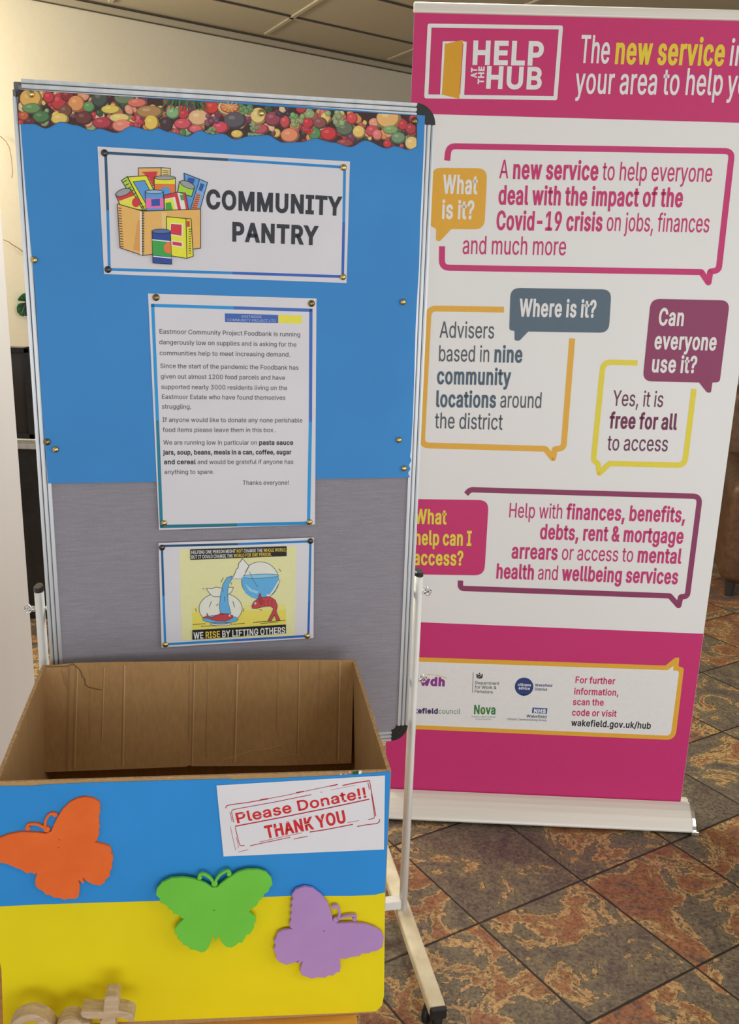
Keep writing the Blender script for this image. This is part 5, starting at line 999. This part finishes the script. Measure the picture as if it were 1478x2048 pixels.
# what help
pr = bp(H4)
pr.line(fillet([(252, 86), (270, 66), (1303, 96), (1246, 544), (1216, 548), (1207, 588), (1167, 543), (226, 509), (227, 474)], [0, 14, 32, 34, 3, 5, 3, 34, 0], False), 24, (134, 58, 94), 1)
pr.poly(fillet([(-105, 106), (354, 113), (334, 451), (-110, 444)], [0, 44, 44, 0]), (190, 50, 108), 3)
textset(pr, [(('What', (228, 204, 70), 1), (22, 217), (162, 220)), (('help can I', (228, 204, 70), 1), (20, 312), (275, 316)), (('access?', (228, 204, 70), 1), (16, 402), (238, 405))], 66, 5)
P4 = (186, 54, 112)
textset(pr, [([('Help with ', P4, 0), ('finances, benefits,', P4, 1)], (443, 190), (1235, 211)), ([('debts, rent & mortgage', P4, 1)], (583, 286), (1225, 307)), ([('arrears', P4, 1), (' or access to ', P4, 0), ('mental', P4, 1)], (456, 373), (1215, 397)),
             ([('health', P4, 1), (' and ', P4, 0), ('wellbeing services', P4, 1)], (386, 463), (1201, 489))], 68)
pr.build('speech_bubble', gp, label='What help can I access speech bubble in maroon outline')
# foot band with the partners panel
pr = bp(H5); pr.raw([[(n0 + .0004, nb), (n1 - .0004, nb), (n1 - .0004, vb2), (n0 + .0004, vb2)]], (190, 48, 110), 0); pr.build('footer_band', gp, label='pink band across the bottom')
pr = bp(H5)
pr.poly(fillet([(-60, 201), (1157, 242), (1200, 207), (1218, 206), (1214, 246), (1238, 252), (1200, 567), (-60, 514)], [0, 3, 12, 12, 6, 34, 40, 0]), OR_, 2)
pr.poly(fillet([(-60, 220), (1165, 262), (1193, 244), (1190, 263), (1217, 265), (1180, 548), (-60, 496)], [0, 2, 2, 2, 18, 22, 0]), (220, 222, 226), 3)
textset(pr, [(('For further', PK, 1), (763, 317), (936, 323)), (('information,', PK, 1), (758, 367), (952, 373)), (('scan the', PK, 1), (753, 413), (887, 416)), (('code or visit', PK, 1), (749, 459), (942, 465)), (('wakefield.gov.uk/hub', (40, 42, 46), 1), (746, 504), (1092, 517))], 30, 5)
pr.build('partner_panel', gp, label='white panel outlined in orange with partner logos')
pr = Print(NF, 0.0002, *H6, NL); PU_, NV, GG = (132, 52, 136), (44, 62, 120), (60, 66, 74)
pr.text([('wdh', PU_, 0)], (55, 184), (184, 188), 44, .10, 6); pr.line([(36, 146), (60, 134), (95, 128), (130, 130), (165, 138), (196, 150)], 3, (206, 182, 90), 6)
pr.build('partner_logo', gp); pr = Print(NF, 0.0002, *H6, NL)
pr.text([('wakefield', (70, 52, 104), .07), ('council', (110, 140, 120), 0)], (-32, 331), (264, 337), 28, 0.01, 6)
pr.build('partner_logo', gp); pr = Print(NF, 0.0002, *H6, NL)
pr.line([(334, 118), (330, 226)], 2.5, (70, 74, 80), 6)
for a in ((358, 140, 8, 9), (376, 140, 8, 9), (367, 132, 7, 8), (367, 146, 10, 5), (353, 130, 4, 5), (381, 130, 4, 5), (367, 122, 4, 3)): pr.poly(ellipse(*a, 0, 10), (64, 66, 72), 6)
for a, b in (((350, 150), (384, 152)), ((360, 128), (374, 128)), ((356, 146), (378, 132))): pr.line([a, b], 2, (200, 202, 204), 7)
pr.text([('Department', GG, 0)], (343, 180), (470, 184), 18, .01, 6); pr.text([('for Work &', GG, 0)], (342, 203), (455, 206), 18, .01, 6); pr.text([('Pensions', GG, 0)], (340, 225), (437, 229), 18, .01, 6)
pr.build('partner_logo', gp); pr = Print(NF, 0.0002, *H6, NL)
pr.poly(ellipse(602, 193, 49, 48, 0, 28), NV, 6); pr.poly([(585, 232), (618, 232), (600, 244)], NV, 6)
pr.text([('citizens', (226, 226, 232), 0)], (569, 188), (638, 191), 15, .05, 8); pr.text([('advice', (226, 226, 232), 0)], (573, 206), (632, 209), 15, .05, 8)
pr.text([('Wakefield', NV, 0)], (660, 191), (750, 194), 15, .03, 6); pr.text([('District', NV, 0)], (658, 212), (723, 215), 15, .03, 6)
pr.build('partner_logo', gp); pr = Print(NF, 0.0002, *H6, NL)
pr.text([('Nova', (54, 120, 62), 0)], (336, 336), (451, 338), 50, .04, 6); pr.poly(ellipse(384, 322, 5, 5, 0, 10), (206, 190, 60), 7)
pr.text([('BUILDING A VIBRANT VOLUNTARY', (70, 120, 90), 0)], (325, 354), (452, 357), 7, 0, 6); pr.text([('SECTOR IN OUR DISTRICT', (70, 120, 90), 0)], (344, 367), (432, 369), 7, 0, 6)
pr.build('partner_logo', gp); pr = Print(NF, 0.0002, *H6, NL)
pr.poly([(647, 303), (725, 307), (722, 336), (643, 332)], (40, 76, 150), 6); pr.text([('NHS', (226, 228, 234), 0)], (652, 329), (716, 332), 21, .09, 8)
pr.text([('Wakefield', (56, 66, 100), 0)], (615, 355), (720, 359), 16, .03, 6); pr.text([('Clinical Commissioning Group', (70, 80, 116), 0)], (512, 369), (720, 375), 12, .01, 6)
pr.build('partner_logo', gp)

# ================================================================== things at the back
CF = Frame((0, 3.62, 0), 0)
cabL, cabR = CF.px(-60, 900)[0], CF.px(140, 1000)[0]; ct = CF.px(50, 887)[1]
cab = empty('cabinet', CF.w((cabL + cabR) / 2, 0, -0.22), 0, 'black cabinet under the black framed screen, behind the notice board', 'cabinet')
mb = MB(); mb.box(CF, ((cabL + cabR) / 2, ct / 2 - 0.01, -0.22), (cabR - cabL, ct - 0.02, 0.44), 0.003); mb.build('body', 'black_plastic', cab)
mb = MB(); mb.box(CF, ((cabL + cabR) / 2, ct - 0.010, -0.215), (cabR - cabL + 0.02, 0.020, 0.46), 0.003); mb.build('cabinet_top', 'aluminium', cab, 'pale metal edged top')
tvR, tvT, tvL = CF.px(52, 700)[0], CF.px(40, 697)[1], CF.px(52, 700)[0] - 0.62
tv = empty('screen', CF.w((tvL + tvR) / 2, ct, -0.06), 0, 'black framed screen standing on the black cabinet', 'screen')
tb = ct + 0.012; fwid = 0.022
mb = MB(); mb.box(CF, ((tvL + tvR) / 2, (tb + tvT) / 2, -0.055), (tvR - tvL - 0.004, tvT - tb - 0.004, 0.03)); mb.build('display', 'screen', tv)
mb = MB()
for c, d in ((((tvL + tvR) / 2, tvT - fwid / 2), (tvR - tvL, fwid)), (((tvL + tvR) / 2, tb + fwid / 2), (tvR - tvL, fwid)), ((tvR - fwid / 2, (tb + tvT) / 2), (fwid, tvT - tb)), ((tvL + fwid / 2, (tb + tvT) / 2), (fwid, tvT - tb))):
    mb.box(CF, (c[0], c[1], -0.05), (d[0], d[1], 0.045), 0.003)
mb.build('bezel', 'black_plastic', tv)
mb = MB(); mb.box(CF, ((tvL + tvR) / 2, ct + 0.006, -0.06), (0.30, 0.012, 0.10), 0.003); mb.build('stand_foot', 'aluminium', tv)

def wpx(x, y, l=0.0): return WF.px(x, y, l)
mb = MB()
for s_ in (1, -1):
    cx0 = 52
    X = lambda x: cx0 + (x - cx0) * s_
    mb.prism(WF, [wpx(X(x), y, .03) for x, y in [(52, 586), (46, 587), (39, 593), (35, 599), (37, 602), (52, 603)]], 0.030, 0.033)
    mb.prism(WF, [wpx(X(x), y, .03) for x, y in [(52, 605), (42, 606), (36, 608), (33, 615), (34, 624), (40, 631), (46, 633), (52, 630)]], 0.030, 0.033)
wg = mb.build('wall_butterfly', 'green_wing', None, 'dark green butterfly ornament on the cream wall behind the board edge', 'butterfly decoration')
mb = MB()
for a, b in (((50, 606), (37, 613)), ((50, 607), (37, 622)), ((50, 608), (43, 629)), ((50, 601), (38, 597)), ((50, 600), (43, 591))):
    mb.tube([WF.w(*wpx(*a, .03), .0335), WF.w(*wpx(*b, .03), .0335)], 0.0025, 6)
mb.tube([WF.w(*wpx(52, 588, .03), .0335), WF.w(*wpx(52, 632, .03), .0335)], 0.006, 8)
mb.build('wing_veins', 'black_plastic', wg)
for path, lab in (([(-14, 262), (2, 274), (12, 283), (19, 296), (23, 318), (25, 345), (24, 356)], 'curled thin brown wire twig on the cream wall, upper of two at far left'),
                  ([(6, 479), (18, 484), (24, 489), (38, 497), (56, 512)], 'thin brown wire twig on the cream wall above the green butterfly, lower of two')):
    mb = MB(); mb.smooth = True
    mb.tube([WF.w(*wpx(*p, .04), .04) for p in path], 0.0022, 6)
    mb.build('wire_twig', 'twig', None, lab, 'wall decoration', 'wire twigs on the wall')

ap = on_level(1432, 1196, 0)
AF = Frame((ap.x, ap.y, 0), R_(-14))
ach = empty('armchair', AF.w(0.42, 0, -0.4), AF.yaw, 'brown leather armchair behind the right edge of the banner', 'armchair')
def soft(name, c, d, bev):
    mb = MB(); mb.smooth = True; mb.box(AF, c, d, bev, 5); mb.build(name, 'leather', ach)
soft('arm', (0.10, 0.31, -0.40), (0.20, 0.50, 0.80), 0.07); soft('arm', (0.78, 0.31, -0.40), (0.20, 0.50, 0.80), 0.07)
soft('seat_base', (0.44, 0.20, -0.40), (0.50, 0.20, 0.76), 0.03); soft('seat_cushion', (0.44, 0.37, -0.36), (0.48, 0.15, 0.66), 0.05)
soft('backrest', (0.44, 0.50, -0.76), (0.86, 0.78, 0.20), 0.08)
for x in (0.06, 0.82):
    for z in (-0.06, -0.74):
        mb = MB(); b_ = AF.w(x, 0, z); mb.lathe(b_, (0, 0, 1), [(0.018, 0), (0.024, 0.075)], 12); mb.build('leg', 'dark_steel', ach)
